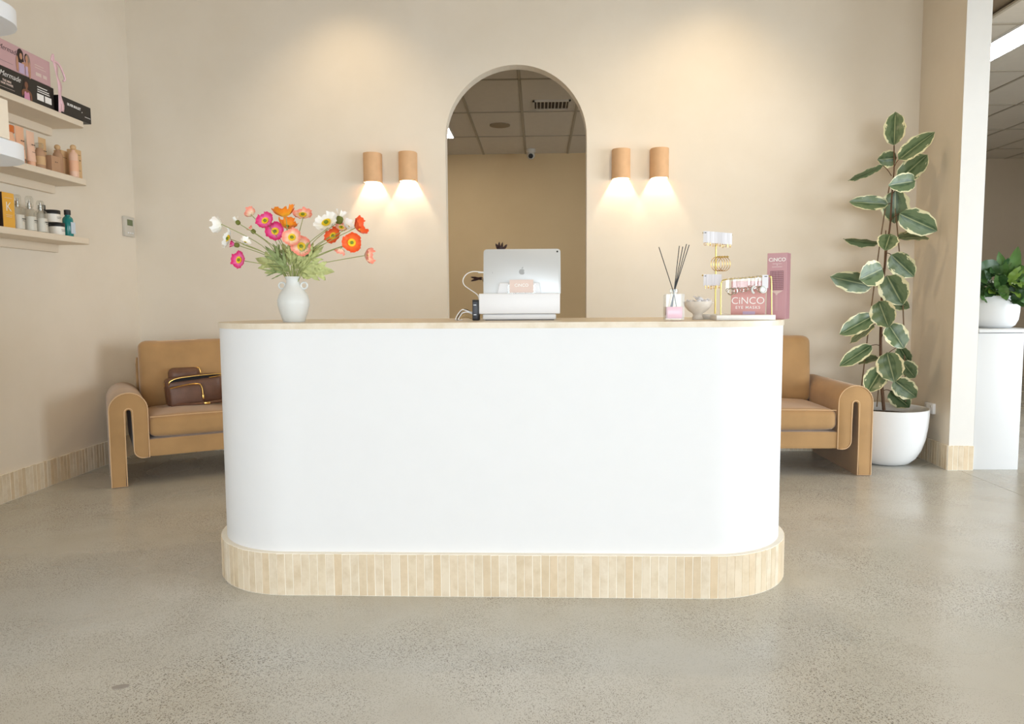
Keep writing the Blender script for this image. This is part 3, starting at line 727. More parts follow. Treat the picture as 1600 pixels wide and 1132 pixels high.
# the tall leaf, the narrow one and the dark maroon one that stand out
P3 = lambda x, y, z: Vector((x, y, z))
place_leaf(P3(3.33, 5.36, 1.24), P3(3.39, 5.38, 1.55), .085, LG[1], t, org, 80, curl=.05, fold=.06)
place_leaf(P3(3.24, 5.3, 1.25), P3(3.16, 5.22, 1.33), .06, LG[1], t, org, 85, curl=.2, fold=.1)
place_leaf(P3(3.27, 5.28, 1.3), P3(3.31, 5.2, 1.40), .06, LG[2], t, org, 86, curl=.2, fold=.1)
place_leaf(P3(3.22, 5.26, 1.28), P3(3.2, 5.18, 1.19), .06, LG[1], t, org, 87, curl=.2, fold=.1)
place_leaf(P3(3.32, 5.36, 1.26), P3(3.215, 5.3, 1.50), .07, LG[1], t, org, 81, curl=.1, fold=.15)
place_leaf(P3(3.22, 5.42, 1.36), P3(3.07, 5.4, 1.46), .075, LG[3], t, org, 82, curl=.1, fold=.05)
place_leaf(P3(3.24, 5.33, 1.42), P3(3.05, 5.3, 1.36), .13, LG[0], t, org, 83, curl=.1, fold=.1)
place_leaf(P3(3.36, 5.3, 1.28), P3(3.39, 5.22, 1.14), .08, LG[1], t, org, 84, curl=.2, fold=.1)
o = tag(put('tray', bx(3.30, 3.41, 5.52, 5.75, .978, 1.03, .004), mat('beige_tray', (200, 184, 160), .6)), 'beige block on the cabinet behind the ribbed pot', 'tray')
t = thing('small_bottle', 'small dark-red bottle behind the ribbed pot on the right cabinet', 'bottle', (3.385, 5.6, 1.03))
put('bottle', lathe([(0, 0), (.018, 0), (.02, .005), (.02, .06), (.012, .07), (0, .07)], 16), mat('red_bottle', (150, 40, 60), .3), t)
put('cap', lathe([(0, .07), (.012, .07), (.012, .095), (0, .097)], 16), BLACK, t)
# ---------------------------------------------------------------- wall shelves and their goods
def shelf(z, label, y0=3.1):
    t = thing('wall_shelf', label, 'shelf', (LX, 4.0, z), 0, 'cream shelves on the left wall')
    y1 = 4.845 - 4.0; y0 -= 4.0; d = .242; r = .045
    pts = [(0, y0), (d, y0)] + [(d - r + r * math.cos(R(a)), y1 - r + r * math.sin(R(a))) for a in range(0, 91, 10)] + [(0, y1)]
    put('board', prism(pts, 0, .037, bev=.002, seg=1), SHELF, t)
    put('cleat', bx(0, .03, y0, y1 - .03, -.052, 0, .002), SHELF, t)
    return t
Z1, Z2, Z3 = 2.374, 2.001, 1.617
shelf(Z1 - .037, 'cream wall shelf, topmost of three, carrying the printed boxes')
shelf(Z2 - .037, 'cream wall shelf, middle of three, carrying peach and kraft toiletries')
shelf(Z3 - .037, 'cream wall shelf, lowest of three, carrying the yellow carton and glass bottles')
XF = -2.985
def carton(name, label, cat, y0, y1, z, h, d, m, x=XF, side=None, rz=0, **k):
    """carton whose printed face looks into the room (+X)"""
    t = thing(name, label, cat, (x, (y0 + y1) / 2, z), rz, **k); w = (y1 - y0) / 2
    put('carton', bx(-d, 0, -w, w, 0, h, .0012, 1), m, t, smooth=False)
    put('lid_flap', bx(-d + .003, -.003, -w + .003, w - .003, h, h + .0012), side or m, t, smooth=False)
    return t
# pink printed carton on top of the black one
t = carton('hair_tool_box', 'long black printed carton with a woman in a pink top on the top shelf', 'box', 3.86, 4.555, Z1, .138, .16, BLK)
text('Mermade', .044, INKW, t, (.0008, -.032, .100), FX, shear=.35, off=-.0004)
text('THE MINI\nHAIR WAVER', .0165, CARDP, t, (.0008, -.06, .055), FX, off=.0004); blobs([rect(-.13, .0, .024, .0255)], CARDP, t, (.0007, 0, 0), FX, 'print_lines')
blobs([ell(.035, .095, .022, .034), ell(.035, .06, .032, .04), ], HAIR1, t, (.0007, .065, 0), FX, 'printed_hair')
blobs([ell(.035, .088, .014, .019), rect(.028, .042, .06, .078), ell(.035, .045, .04, .018), ell(.072, .02, .008, .03), ell(.0, .035, .008, .018)], SKIN2, t, (.001, .065, 0), FX, 'printed_figure', .0006)
blobs([[(.01, 0.002), (.06, 0.002), (.055, .045), (.045, .05), (.035, .04), (.025, .05), (.015, .045)]], DRESSP, t, (.0018, .065, 0), FX, 'printed_top', .0008)
blobs([rect(.13, .22, .105, .11), rect(.13, .235, .09, .095), rect(.13, .24, .078, .083)], INKW, t, (.0007, .065, 0), FX, 'print_lines')
blobs([rect(.125, .185, .03, .068), rect(.195, .255, .03, .068)], INKW, t, (.0007, .065, 0), FX, 'print_panels')
t = carton('hair_tool_box', 'long pink printed carton with two women, stacked on the black carton', 'box', 3.86, 4.53, Z1 + .14, .148, .15, LILAC)
text('Mermade', .042, INKK, t, (.0008, -.024, .105), FX, shear=.35, off=-.0006); blobs([rect(-.1, .01, .03, .031)], INKK, t, (.0007, 0, 0), FX, 'print_lines')
blobs([ell(.0, .108, .026, .034), ell(-.002, .08, .03, .04), ell(.052, .1, .018, .03)], HAIR1, t, (.0007, .075, 0), FX, 'printed_hair')
blobs([ell(.062, .085, .02, .045)], HAIR2, t, (.0012, .075, 0), FX, 'printed_fair_hair', .0005)
blobs([ell(.003, .1, .012, .018), ell(.05, .1, .011, .018), ell(-.03, .05, .01, .045), ell(.03, .06, .025, .014), ell(.072, .04, .009, .05), ell(.05, .05, .014, .04)], SKIN1, t, (.0018, .075, 0), FX, 'printed_figures', .0006)
blobs([rect(-.02, .025, .003, .06), rect(.036, .056, .003, .055)], DRESSL, t, (.0026, .075, 0), FX, 'printed_tops', .0008)
blobs([rect(.12, .2, .09, .094), rect(.12, .22, .075, .079), rect(.125, .175, .03, .05), rect(.19, .225, .03, .05)], CARDP, t, (.0007, .075, 0), FX, 'print_lines')
t = carton('hair_tool_box', 'low black carton at the far end of the top shelf', 'box', 4.585, 4.905, Z1 + .004, .105, .13, BLK, x=-2.97)
text('SILVER BULLET', .021, INKW, t, (.0008, -.02, .068), FX, off=.0006)
blobs([rect(.09, .15, .03, .033), rect(.06, .066, .05, .056)], INKW, t, (.0007, 0, 0), FX, 'print_lines')
t = thing('gift_ribbon', 'pale pink satin ribbon hanging down the end of the pink carton', 'ribbon', (-2.975, 4.565, Z1))
for k, (a, b) in enumerate((((.005, -.01, .30), (.012, .035, .01)), ((.008, -.02, .3), (.008, .012, .0)))):
    bm = B(); pts = smoothpath([a, ((a[0] + b[0]) / 2 + .012, (a[1] + b[1]) / 2 - .008 + .012 * k, .16), b], 8)
    L_ = [bm.verts.new(p + Vector((0, -.011, 0))) for p in pts]; R_ = [bm.verts.new(p + Vector((.006 * math.sin(i), .013, 0))) for i, p in enumerate(pts)]
    for i in range(len(pts) - 1): bm.faces.new((L_[i], L_[i + 1], R_[i + 1], R_[i]))
    q = put('ribbon_tail', bm, RIB, t); md = q.modifiers.new('s', 'SOLIDIFY'); md.thickness = .0015
put('ribbon_bow', tube([(.0, -.01, .3), (.01, -.03, .335), (.005, -.035, .3), (.01, 0, .30), (.015, .03, .28), (.02, .06, .22), (.012, .055, .2)], .006, 6, sm=6), RIB, t)

# middle shelf, toiletries left to right
def tubeitem(label, y, h, wd, m, capm, x=XF - .02, group='toiletries on the middle shelf', cat='tube'):
    t = thing('cosmetic_tube', label, cat, (x, y, Z2), 0, group)
    bm = B(); n = 20; rings = []
    for k in range(9):
        v = k / 8; z = .028 + (h - .028) * v; rx = .021 * (1 - v) + .0012; ry = wd / 2 * (.86 + .14 * v)
        rings.append([bm.verts.new((rx * math.cos(2 * math.pi * i / n), ry * math.sin(2 * math.pi * i / n), z)) for i in range(n)])
    for a, b in zip(rings, rings[1:]):
        for i in range(n): bm.faces.new((a[i], a[(i + 1) % n], b[(i + 1) % n], b[i]))
    bm.faces.new(rings[0]); bm.faces.new(rings[-1])
    put('tube_body', bm, m, t); put('cap', lathe([(0, 0), (.02, 0), (.021, .003), (.0205, .028), (0, .028)], 20), capm, t)
    blobs([rect(-.014, -.002, h * .6, h * .6 + .005), rect(.003, .014, h * .6, h * .6 + .005), rect(-.012, .012, h * .4, h * .4 + .002)], INKK, t, (.016, 0, 0), FX, 'print_marks', .001)
    return t
def bottle(name, label, y, h, r, m, capm, x=XF - .03, z=None, neck=.4, caph=.03, group=None, lab=None, cat='bottle', ball=False):
    t = thing(name, label, cat, (x, y, Z2 if z is None else z), 0, group); bh = h - caph
    put('bottle_body', lathe([(0, 0), (r * .94, 0), (r, .004), (r, bh * .78), (r * .9, bh * .86), (r * neck, bh * .95), (r * neck, bh), (0, bh)], 24), m, t)
    if ball: put('cap', lathe([(0, bh + caph)] + [(caph * .5 * math.sin(R(a)) + .001, bh + caph * .5 + caph * .5 * math.cos(R(a))) for a in range(15, 166, 15)] + [(0, bh)], 18), capm, t)
    else: put('cap', lathe([(0, bh), (r * neck * 1.25, bh), (r * neck * 1.25, h - .002), (r * neck * 1.1, h), (0, h)], 20), capm, t)
    if lab: put('label_band', lathe([(r * 1.004, bh * .2), (r * 1.012, bh * .2), (r * 1.012, bh * .6), (r * 1.004, bh * .6)], 24), lab, t)
    return t
G2 = 'toiletries on the middle shelf'
bottle('shampoo_bottle', 'peach bottle with an amber cap, leftmost on the middle shelf', 4.17, .20, .034, PEACH, ORNG, neck=.8, caph=.04, group=G2)
tubeitem('wide peach tube with an orange foot on the middle shelf', 4.255, .212, .072, PEACH, ORNG)
tubeitem('paler peach tube right beside the wide peach tube', 4.345, .205, .068, PEACH2, PEACH)
bottle('cosmetic_bottle', 'beige bottle with a clear cap between tubes and kraft carton', 4.435, .155, .03, KRAFT2, GLASS, neck=.6, caph=.03, group=G2, lab=KRAFT)
tubeitem('kraft coloured tube standing behind the small kraft carton', 4.53, .208, .07, KRAFT, KRAFT2, x=XF - .075)
t = carton('kraft_box', 'small brown kraft carton at the front of the middle shelf', 'box', 4.50, 4.585, Z2, .098, .075, KRAFT2, x=XF, group=G2)
blobs([rect(-.012, -.003, .06, .064), rect(.004, .012, .06, .064)], INKK, t, (.001, 0, 0), FX, 'print_marks')
bottle('cosmetic_bottle', 'kraft bottle with a round stopper behind the kraft carton', 4.66, .195, .028, KRAFT2, KRAFT, x=XF - .065, caph=.034, ball=True, group=G2)
t = carton('kraft_box', 'kraft carton between the two bottles with round stoppers', 'box', 4.675, 4.735, Z2, .165, .05, KRAFT, x=XF - .05, group=G2)
blobs([rect(-.02, .02, .12, .122)], INKK, t, (.001, 0, 0), FX, 'print_marks')
bottle('cosmetic_bottle', 'peach-kraft bottle with a round stopper at the shelf end', 4.715, .205, .026, PEACH2, KRAFT, x=XF + .002, caph=.034, ball=True, group=G2, lab=PEACH)
t = carton('kraft_box', 'tall kraft carton, last item on the middle shelf', 'box', 4.745, 4.81, Z2, .185, .055, KRAFT, x=XF - .005, group=G2)
blobs([rect(-.02, .02, .15, .152), rect(-.018, -.004, .09, .095), rect(.006, .02, .115, .12), rect(-.016, .016, .05, .052)], INKK, t, (.001, 0, 0), FX, 'print_marks')

# lowest shelf
G3 = 'hair care on the lowest shelf'
carton('hair_care_box', 'lilac carton at the left edge of the lowest shelf', 'box', 3.93, 4.02, Z3, .2, .06, mat('lilac_box', (176, 164, 190), .5), group=G3)
t = carton('hair_care_box', 'golden yellow carton with a white letter K on the lowest shelf', 'box', 4.055, 4.15, Z3, .195, .06, YEL, group=G3)
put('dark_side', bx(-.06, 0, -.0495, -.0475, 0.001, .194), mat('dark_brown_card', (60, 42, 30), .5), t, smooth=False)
text('K', .075, INKW, t, (.0008, 0, .115), FX, off=-.001); blobs([rect(-.03, .03, .165, .167), rect(-.025, .025, .07, .072), rect(-.022, .022, .06, .062)], CARDP, t, (.0008, 0, 0), FX, 'print_lines')
def spray(label, y, x, h=.2, r=.037):
    t = thing('glass_bottle', label, 'bottle', (x, y, Z3), 0, G3)
    put('glass', lathe([(0, 0), (r, 0), (r, .11), (r * .85, .125), (.016, .135), (.016, .15)], 24), GLASS, t)
    put('lotion', lathe([(0, .004), (r - .004, .004), (r - .004, .085), (0, .085)], 24), MILK, t)
    put('clear_cap', lathe([(.02, .14), (.021, h - .012), (.016, h), (0, h + .001)], 20), GLASS, t)
    put('pump', lathe([(0, .13), (.011, .13), (.011, .165), (.006, .168), (.006, .18), (0, .18)], 16), SILVER, t)
    blobs([rect(-.013, .013, .06, .064), rect(-.01, .01, .05, .052)], INKK, t, (r * .95, 0, 0), FX, 'print_marks', .0025)
spray('clear-capped lotion bottle directly right of the yellow carton', 4.215, XF - .03)
spray('middle clear-capped lotion bottle on the lowest shelf', 4.31, XF - .025, .205)
spray('clear-capped lotion bottle left of the black-lidded jars', 4.40, XF - .02, .19)
bottle('hair_bottle', 'frosted white bottle with a black cap behind the lotion bottles', 4.50, .18, .03, MILK, BLACK, x=XF - .08, z=Z3, neck=.55, caph=.03, group=G3)
def jar(label, y, x, z):
    t = thing('cosmetic_jar', label, 'jar', (x, y, z), 0, G3)
    put('jar_body', lathe([(0, 0), (.04, 0), (.043, .004), (.043, .052), (0, .052)], 28), MILK, t)
    put('lid', lathe([(.044, .05), (.0445, .07), (.042, .074), (0, .074), ], 28), BLACK, t)
    blobs([rect(-.02, .02, .03, .032), rect(-.015, .015, .022, .024)], INKK, t, (.0415, 0, 0), FX, 'print_marks', .002)
jar('white jar with a black lid, lower of the two at the shelf end', 4.545, XF - .02, Z3)
jar('white jar with a black lid stacked on the other jar', 4.515, XF - .025, Z3 + .0745)
t = bottle('hair_bottle', 'teal bottle with a black cap, last item on the lowest shelf', 4.655, .168, .031, TEAL, BLACK, x=XF - .02, z=Z3, neck=.5, caph=.032, group=G3)
put('label_patch', bx(0, .0015, -.018, .026, .018, .09), LABB, t, (.0305, 0, 0), smooth=False)

# white display unit at the left edge, nearer the camera
t = thing('display_unit', 'white display unit with rounded shelves cut off by the left edge', 'display unit', (-2.42, 2.3, 0))
put('back_panel', bx(-.03, 0, -.5, .42, 0, 2.6, .003), PLASW, t)
for z in (1.715, 2.195):
    r = .16; x1 = .548; y1 = .48
    pts = [(0, -.5), (x1, -.5)] + [(x1 - r + r * math.cos(R(a)), y1 - r + r * math.sin(R(a))) for a in range(0, 91, 6)] + [(0, y1)]
    put('shelf_board', prism(pts, z - .01, z + .047, bev=.004, seg=2), PLASW, t)
t = thing('cream_box', 'tall cream carton standing on the white display unit', 'box', (-1.94, 2.54, 1.7625))
put('carton', bx(-.07, .075, -.05, .05, 0, .135, .0015), SHELF, t, smooth=False)
put('pink_panel', bx(-.068, .02, -.0515, -.0495, 0.002, .03), LILAC, t, smooth=False)

# ---------------------------------------------------------------- poppies in the vase
ZC = 1.1004
t = thing('ceramic_vase', 'white ceramic vase with two ring handles on the counter', 'vase', (-1.046, 3.12, ZC))
prof = [(0, 0), (.043, 0), (.046, .004), (.058, .04), (.0665, .075), (.0665, .092), (.06, .115), (.045, .137), (.033, .152), (.0275, .17), (.028, .182), (.033, .19), (.034, .192), (.032, .193), (.027, .188), (.024, .17), (.024, .05), (0, .05)]
put('body', lathe(prof, 40), CER, t)
for s in (-1, 1): put('handle', ring((s * .0475, 0, .155), .0135, .0042, (0, -1, 0), 24, 8), CER, t)
def petal(Rr, wd, cup, m, parent, q, ang, seed, name='petal', loc=(0, 0, 0), wav=1.0):
    rr = random.Random(seed); bm = B(); uvl = bm.loops.layers.uv.new('UVMap'); g = []; nu, nv = 8, 7
    for j in range(nv + 1):
        v = j / nv; row = []
        for i in range(nu + 1):
            u = i / nu * 2 - 1; half = wd / 2 * (v ** .55) * (1 - .12 * v * v)
            edge = v * Rr * (1 - .16 * u * u * v) * (1 + (.03 * math.sin(u * 9 + seed) if v > .9 else 0))
            z = cup * Rr * (v ** 1.7) + wav * Rr * (.07 * math.sin(u * 7 + seed * 1.7) * v * v + rr.uniform(-.012, .012) * v) + .10 * Rr * u * u * v
            row.append((bm.verts.new((edge, u * half, z)), abs(u), v))
        g.append(row)
    for j in range(nv):
        for i in range(nu):
            k = [g[j][i], g[j][i + 1], g[j + 1][i + 1], g[j + 1][i]]; f = bm.faces.new([a[0] for a in k])
            for lp, a in zip(f.loops, k): lp[uvl].uv = (a[1], a[2])
    o = put(name, bm, m, parent); o.matrix_local = Matrix.Translation(loc) @ q.to_matrix().to_4x4() @ Matrix.Rotation(ang, 4, 'Z'); return o
FL = ['white poppy seen side-on, far upper left of the bouquet', 'closed white-tipped green bud, upper left of the bouquet', 'small peach poppy turned away, above the left buds',
      'closed peach-tipped bud left of the magenta poppies', 'magenta poppy with yellow centre, upper of the middle pair', 'magenta poppy with yellow centre, lower of the middle pair',
      'amber poppy facing up, top centre of the bouquet', 'amber poppy tucked below the top amber one', 'large peach poppy standing highest, right of the amber ones',
      'peach poppy with yellow centre beside the lower magenta one', 'lowest front peach poppy with yellow centre', 'large open white poppy right of centre',
      'small white-tipped bud right of the large white poppy', 'small white poppy between the orange ones', 'small peach poppy above the orange pair', 'orange-red poppy below the large white one',
      'orange-red poppy in profile, uppermost at the right', 'orange-red poppy facing forward, lower right', 'small drooping peach poppy under the orange ones', 'peach poppy in profile reaching farthest right',
      'white poppy low at the far left of the bouquet', 'small white half-open poppy beside the magenta bud', 'magenta-tipped bud among the left white poppies', 'magenta poppy hanging lowest at the left']
mouth = Vector((-1.046, 3.12, 1.29))
for i, (kind, c, r, nrm) in enumerate(FLOWERS):
    c = Vector(c); nrm = Vector(nrm).normalized(); r *= 1.15 if kind in ('amber', 'white') else 1.05; rr = random.Random(i * 3 + 1)
    fl = thing('poppy', FL[i], 'flower', mouth, 0, 'poppies in the white vase'); lc = c - mouth
    root = Vector((lc.x * .06 + rr.uniform(-.008, .008), rr.uniform(-.012, .012), -.02))
    mid = lc * .55 + Vector((-lc.x * .12, 0, .012))
    st = put('stem', tube([root, root + Vector((lc.x * .12, 0, .06)), mid, lc - nrm * r * .35, lc], .0017, 6, sm=5), STEM, fl)
    q = nrm.to_track_quat('Z', 'Y')
    if kind.startswith('bud'):
        put('bud', rbox(r * 1.9, r * 1.9, r * 2.1, r * .9, 6), BUDG, fl, lc).rotation_euler = q.to_euler()
        col = {'bud_white': 'white', 'bud_peach': 'peach', 'bud_magenta': 'magenta'}[kind]
        for k in range(3): petal(r * 1.5, r * 1.4, 1.1, PET[col], fl, q, k * 2.1, i + k, loc=lc + nrm * r * .7)
        continue
    side = nrm.y > -.45; cup = .75 if side else .32; npet = 6 if r > .03 else 5
    for k in range(npet):
        petal(r * (1.1 if k % 2 else 1.0), r * 1.45, cup * (1.15 if k % 2 else .85), PET[kind], fl, q, 2 * math.pi * k / npet + rr.uniform(-.15, .15), i * 7 + k, loc=lc)
    h = r * .1
    fc = put('flower_centre', lathe([(0, h * .5), (r * .36, h * 1.3), (r * .43, h * 2.6), (r * .36, h * 2.3), (r * .2, h * 1.9), (0, h * 1.9)], 20), CENY, fl, lc); fc.rotation_euler = q.to_euler()
    put('pistil', lathe([(0, h * 1.8), (r * .17, h * 1.9), (r * .19, h * 3.4), (r * .1, h * 4), (0, h * 4)], 14), CENG, fc)
GL = ['broad pale-green leaf sprig spreading left over the vase', 'dark-green leaf sprig rising left of the vase', 'thin curved leaf hanging left of the vase mouth', 'upright leaf sprig in the middle of the bouquet',
      'leaf sprig leaning right behind the stems', 'broad pale-green leaf sprig spreading right over the vase', 'short leaf drooping right of the vase mouth', 'upright leaf sprig left of the middle stems',
      'leaf sprig directly under the middle peach poppy', 'leaf sprig below the large white poppy', 'short dark leaf among the right stems', 'narrow dark leaf sprig below the magenta poppies', 'narrow leaf sprig right of the lowest peach poppy']
for i, (b, tp, wd) in enumerate(GREENS):
    b, tp = Vector(b), Vector(tp); sp = thing('leaf_sprig', GL[i], 'leaf', mouth, 0, 'leaf sprigs in the white vase')
    put('stalk', tube([Vector((rnd.uniform(-.01, .01), rnd.uniform(-.01, .01), -.02)), (b - mouth) * .6 + Vector((0, 0, .01)), b - mouth], .0018, 6, sm=4), STEM, sp)
    m = SPRIGD if i in (1, 10, 11, 2) else SPRIG; d = tp - b; L = d.length; pv = d.normalized().cross(Vector((0, -1, 0))).normalized()
    place_leaf(b, tp, wd * .75, m, sp, mouth, i, curl=.15, fold=.2, name='leaf_blade', tilt=rnd.uniform(-.3, .3))
    for s in (-1, 1):
        for f, k in ((.15, .55), (.45, .45)):
            b2 = b + d * f; place_leaf(b2, b2 + d * k * .8 + pv * s * L * k * .55, wd * .4, m, sp, mouth, i + 9, curl=.15, fold=.2, name='leaf_lobe', tilt=rnd.uniform(-.4, .4))

# ---------------------------------------------------------------- till: tablet on its stand
t = thing('tablet_stand', 'white point-of-sale stand at the middle of the counter', 'stand', (-.083, 3.2, ZC))
put('base', bx(-.161, .159, .01, .2, 0.003, .027, .006, 3), PLASW, t); put('feet', bx(-.15, .15, .02, .19, 0, .004), BLACK, t)
put('printer_housing', bx(-.176, .176, -.0, .17, .028, .1165, .004, 3), PLASW, t)
put('tablet_bracket', prism([(-.1, .112), (.094, .112), (.086, .164), (-.088, .164)], .05, .075, 'y', bev=.003), PLASW, t)
tb = thing('tablet_computer', 'silver tablet seen from behind, standing in the white stand', 'tablet', (-.0735, 3.285, ZC + .108))
bm = B()
def rrect(w, h, r, z0=0, k=6):
    p = []
    for cx, cz, a0 in ((w - r, z0 + h - r, 0), (-w + r, z0 + h - r, 90), (-w + r, z0 + r, 180), (w - r, z0 + r, 270)):
        p += [(cx + r * math.cos(R(a0 + 90 * i / k)), cz + r * math.sin(R(a0 + 90 * i / k))) for i in range(k + 1)]
    return p
prism(rrect(.172, .212, .014), -.0035, .0035, 'y', bm, bev=.0018, seg=2)
q = put('tablet_body', bm, ALU, tb, (0, .0, 0), (R(-12), 0, 0))
put('screen', prism(rrect(.168, .204, .012, .004), .0036, .0042, 'y'), BLACK, q)
put('camera_lens', lathe([(0, 0), (.0042, 0), (.0042, .0012), (0, .0014)], 16), BLACK, q, (.158, -.0035, .199), (R(90), 0, 0))
put('port_mark', bx(-.1325, -.1305, -.0038, -.0034, .1, .108), LOGO, q, smooth=False)
# bitten-fruit emblem
ap = []
for k in range(48):
    a = 2 * math.pi * k / 48; rr_ = .0135 * (1 - .13 * math.exp(-((a - math.pi / 2) / .35) ** 2) - .08 * math.exp(-((a - 3 * math.pi / 2) / .3) ** 2))
    x, z = rr_ * math.cos(a) * .98, rr_ * math.sin(a)
    dx, dz = x - .0165, z - .001
    if math.hypot(dx, dz) < .0075: s_ = .0075 / max(1e-6, math.hypot(dx, dz)); x, z = .0165 + dx * s_, .001 + dz * s_
    ap.append((x, z))
e = put('emblem', prism(ap, -.0041, -.0034, 'y'), LOGO, q, (.0, 0, .107), smooth=False)
put('emblem_leaf', prism(ell(.002, .0185, .0052, .0024, 12, .9), -.0041, -.0034, 'y'), LOGO, e, smooth=False)
put('plug', rbox(.026, .006, .007, .003, 4), PLASW, q, (-.184, 0, .107))
tag(put('charging_cable', tube([(-.258, 3.28, 1.314), (-.29, 3.28, 1.316), (-.316, 3.28, 1.307), (-.331, 3.28, 1.29), (-.335, 3.275, 1.272), (-.327, 3.27, 1.254), (-.305, 3.26, 1.238), (-.27, 3.25, 1.213), (-.262, 3.25, 1.19), (-.262, 3.255, 1.14)], .0021, 8, sm=6), PLASW, None), 'white charging cable looping out left of the tablet', 'cable')
t = thing('business_card_holder', 'clear holder with a blush card reading CiNCO in front of the tablet', 'card holder', (-.074, 3.215, ZC + .117))
put('holder', box(bx(-.06, .06, 0, .02, -.0, .004), -.06, .06, .016, .019, 0, .04), GLASS, t, smooth=False)
cd_ = put('card', bx(-.052, .052, .006, .01, .003, .061), CARDP, t, (0, 0, 0), (R(-8), 0, 0), smooth=False)
text('CiNCO', .019, INKW, cd_, (0, .0055, .036), FY, off=.0002)
t = thing('card_reader', 'black upright device with stripes left of the till stand', 'device', (-.2745, 3.235, ZC))
put('case', bx(-.0135, .0135, -.03, .05, 0, .09, .002), BLACK, t); put('front_panel', bx(-.011, .008, -.032, -.0295, .008, .08, .001), DKGREY, t)
for z in (.024, .066): put('stripe', bx(-.008, .004, -.0332, -.0318, z, z + .0025), ALU, t, smooth=False)
for k, (m, o, lb) in enumerate(((PLASW, 0, 'white cable of the bundle left of the black device, outermost'), (BLACK, .006, 'thin black cable arching over the white cables'), (PLASW, .012, 'white cable of the bundle left of the black device, innermost'), (mat('tan_cable', (190, 160, 110), .5, var=0), .02, 'tan cable lying lowest beside the black device'))):
    pts = [(-.287, 3.22, 1.134 - o * .5), (-.31, 3.2, 1.142 - o * .4 + (.008 if k == 1 else 0)), (-.33, 3.19, 1.148 - o * 1.2 + (.006 if k == 1 else 0)), (-.348 + o, 3.18, 1.13 - o * .4), (-.358 + o, 3.17, 1.106), (-.345 + o, 3.2, 1.1035)]
    if k == 3: pts = [(-.287, 3.23, 1.105), (-.305, 3.22, 1.112), (-.322, 3.21, 1.124), (-.335, 3.2, 1.118), (-.345, 3.2, 1.1035)]
    tag(put('power_cable', tube(pts, .0022 if m is not BLACK else .0014, 6, sm=6), m, None), lb, 'cable', 'cables beside the card reader')

# ---------------------------------------------------------------- reed diffuser and sweets bowl
t = thing('reed_diffuser', 'square glass reed diffuser with pink liquid and black reeds', 'diffuser', (.556, 3.06, ZC))
bm = B()
prism(rrect(.037, .108, .004), -.034, .034, 'y', bm)
for f in list(bm.faces): pass
put('bottle', bm, GLASS, t, (0, 0, 0.0))
put('liquid', bx(-.031, .031, -.028, .028, .008, .056, .004), PINKL, t)
put('neck', lathe([(.014, .106), (.014, .112), (.017, .114), (.017, .128), (.013, .13), (.011, .128), (.011, .108)], 24), GLASS, t)
for a in ((-.063, .3), (.02, .304), (.034, .301), (.049, .311), (.06, .308)):
    put('reed', tube([(-a[0] * .32, .01, .02), (0, 0, .112), (a[0], .0, a[1])], .0017, 6), BLACK, t)
t = thing('stone_bowl', 'pale stone pedestal bowl full of white wrapped sweets', 'bowl', (.684, 3.2, ZC))
put('bowl', lathe([(0, 0), (.023, 0), (.024, .004), (.019, .018), (.022, .026), (.04, .038), (.055, .056), (.062, .074), (.0615, .077), (.058, .075), (.05, .06), (.0, .045)], 40), BOWLM, t)
FOIL = mat('white_foil', (236, 236, 240), .35, .25, var=.06)
sl = ['front left', 'front middle', 'front right', 'back left', 'topmost back', 'back right', 'left rim', 'right rim', 'centre']
for k, (x, y, z, a) in enumerate(((-.028, -.02, .074, .4), (.0, -.028, .075, 1.2), (.028, -.018, .076, 2.2), (-.02, .02, .078, .9), (.003, .01, .09, 2.6), (.032, .014, .08, .2), (-.043, .0, .074, 1.6), (.047, .0, .079, 2.0), (.012, -.008, .085, .6))):
    rr = random.Random(k); bm = rbox(.026, .017, .014, .006, 4)
    for s in (-1, 1): prism([(s * .012, -.002), (s * .022, -.009), (s * .021, .009), (s * .012, .002)], -.001, .002, 'z', bm)
    o = put('wrapped_sweet', bm, FOIL, None, (.684 + x, 3.2 + y, ZC + z), (rr.uniform(-.6, .6), rr.uniform(-.6, .6), a))
    tag(o, 'white wrapped sweet in the stone bowl, ' + sl[k] + ' one', 'sweet', 'sweets in the bowl')

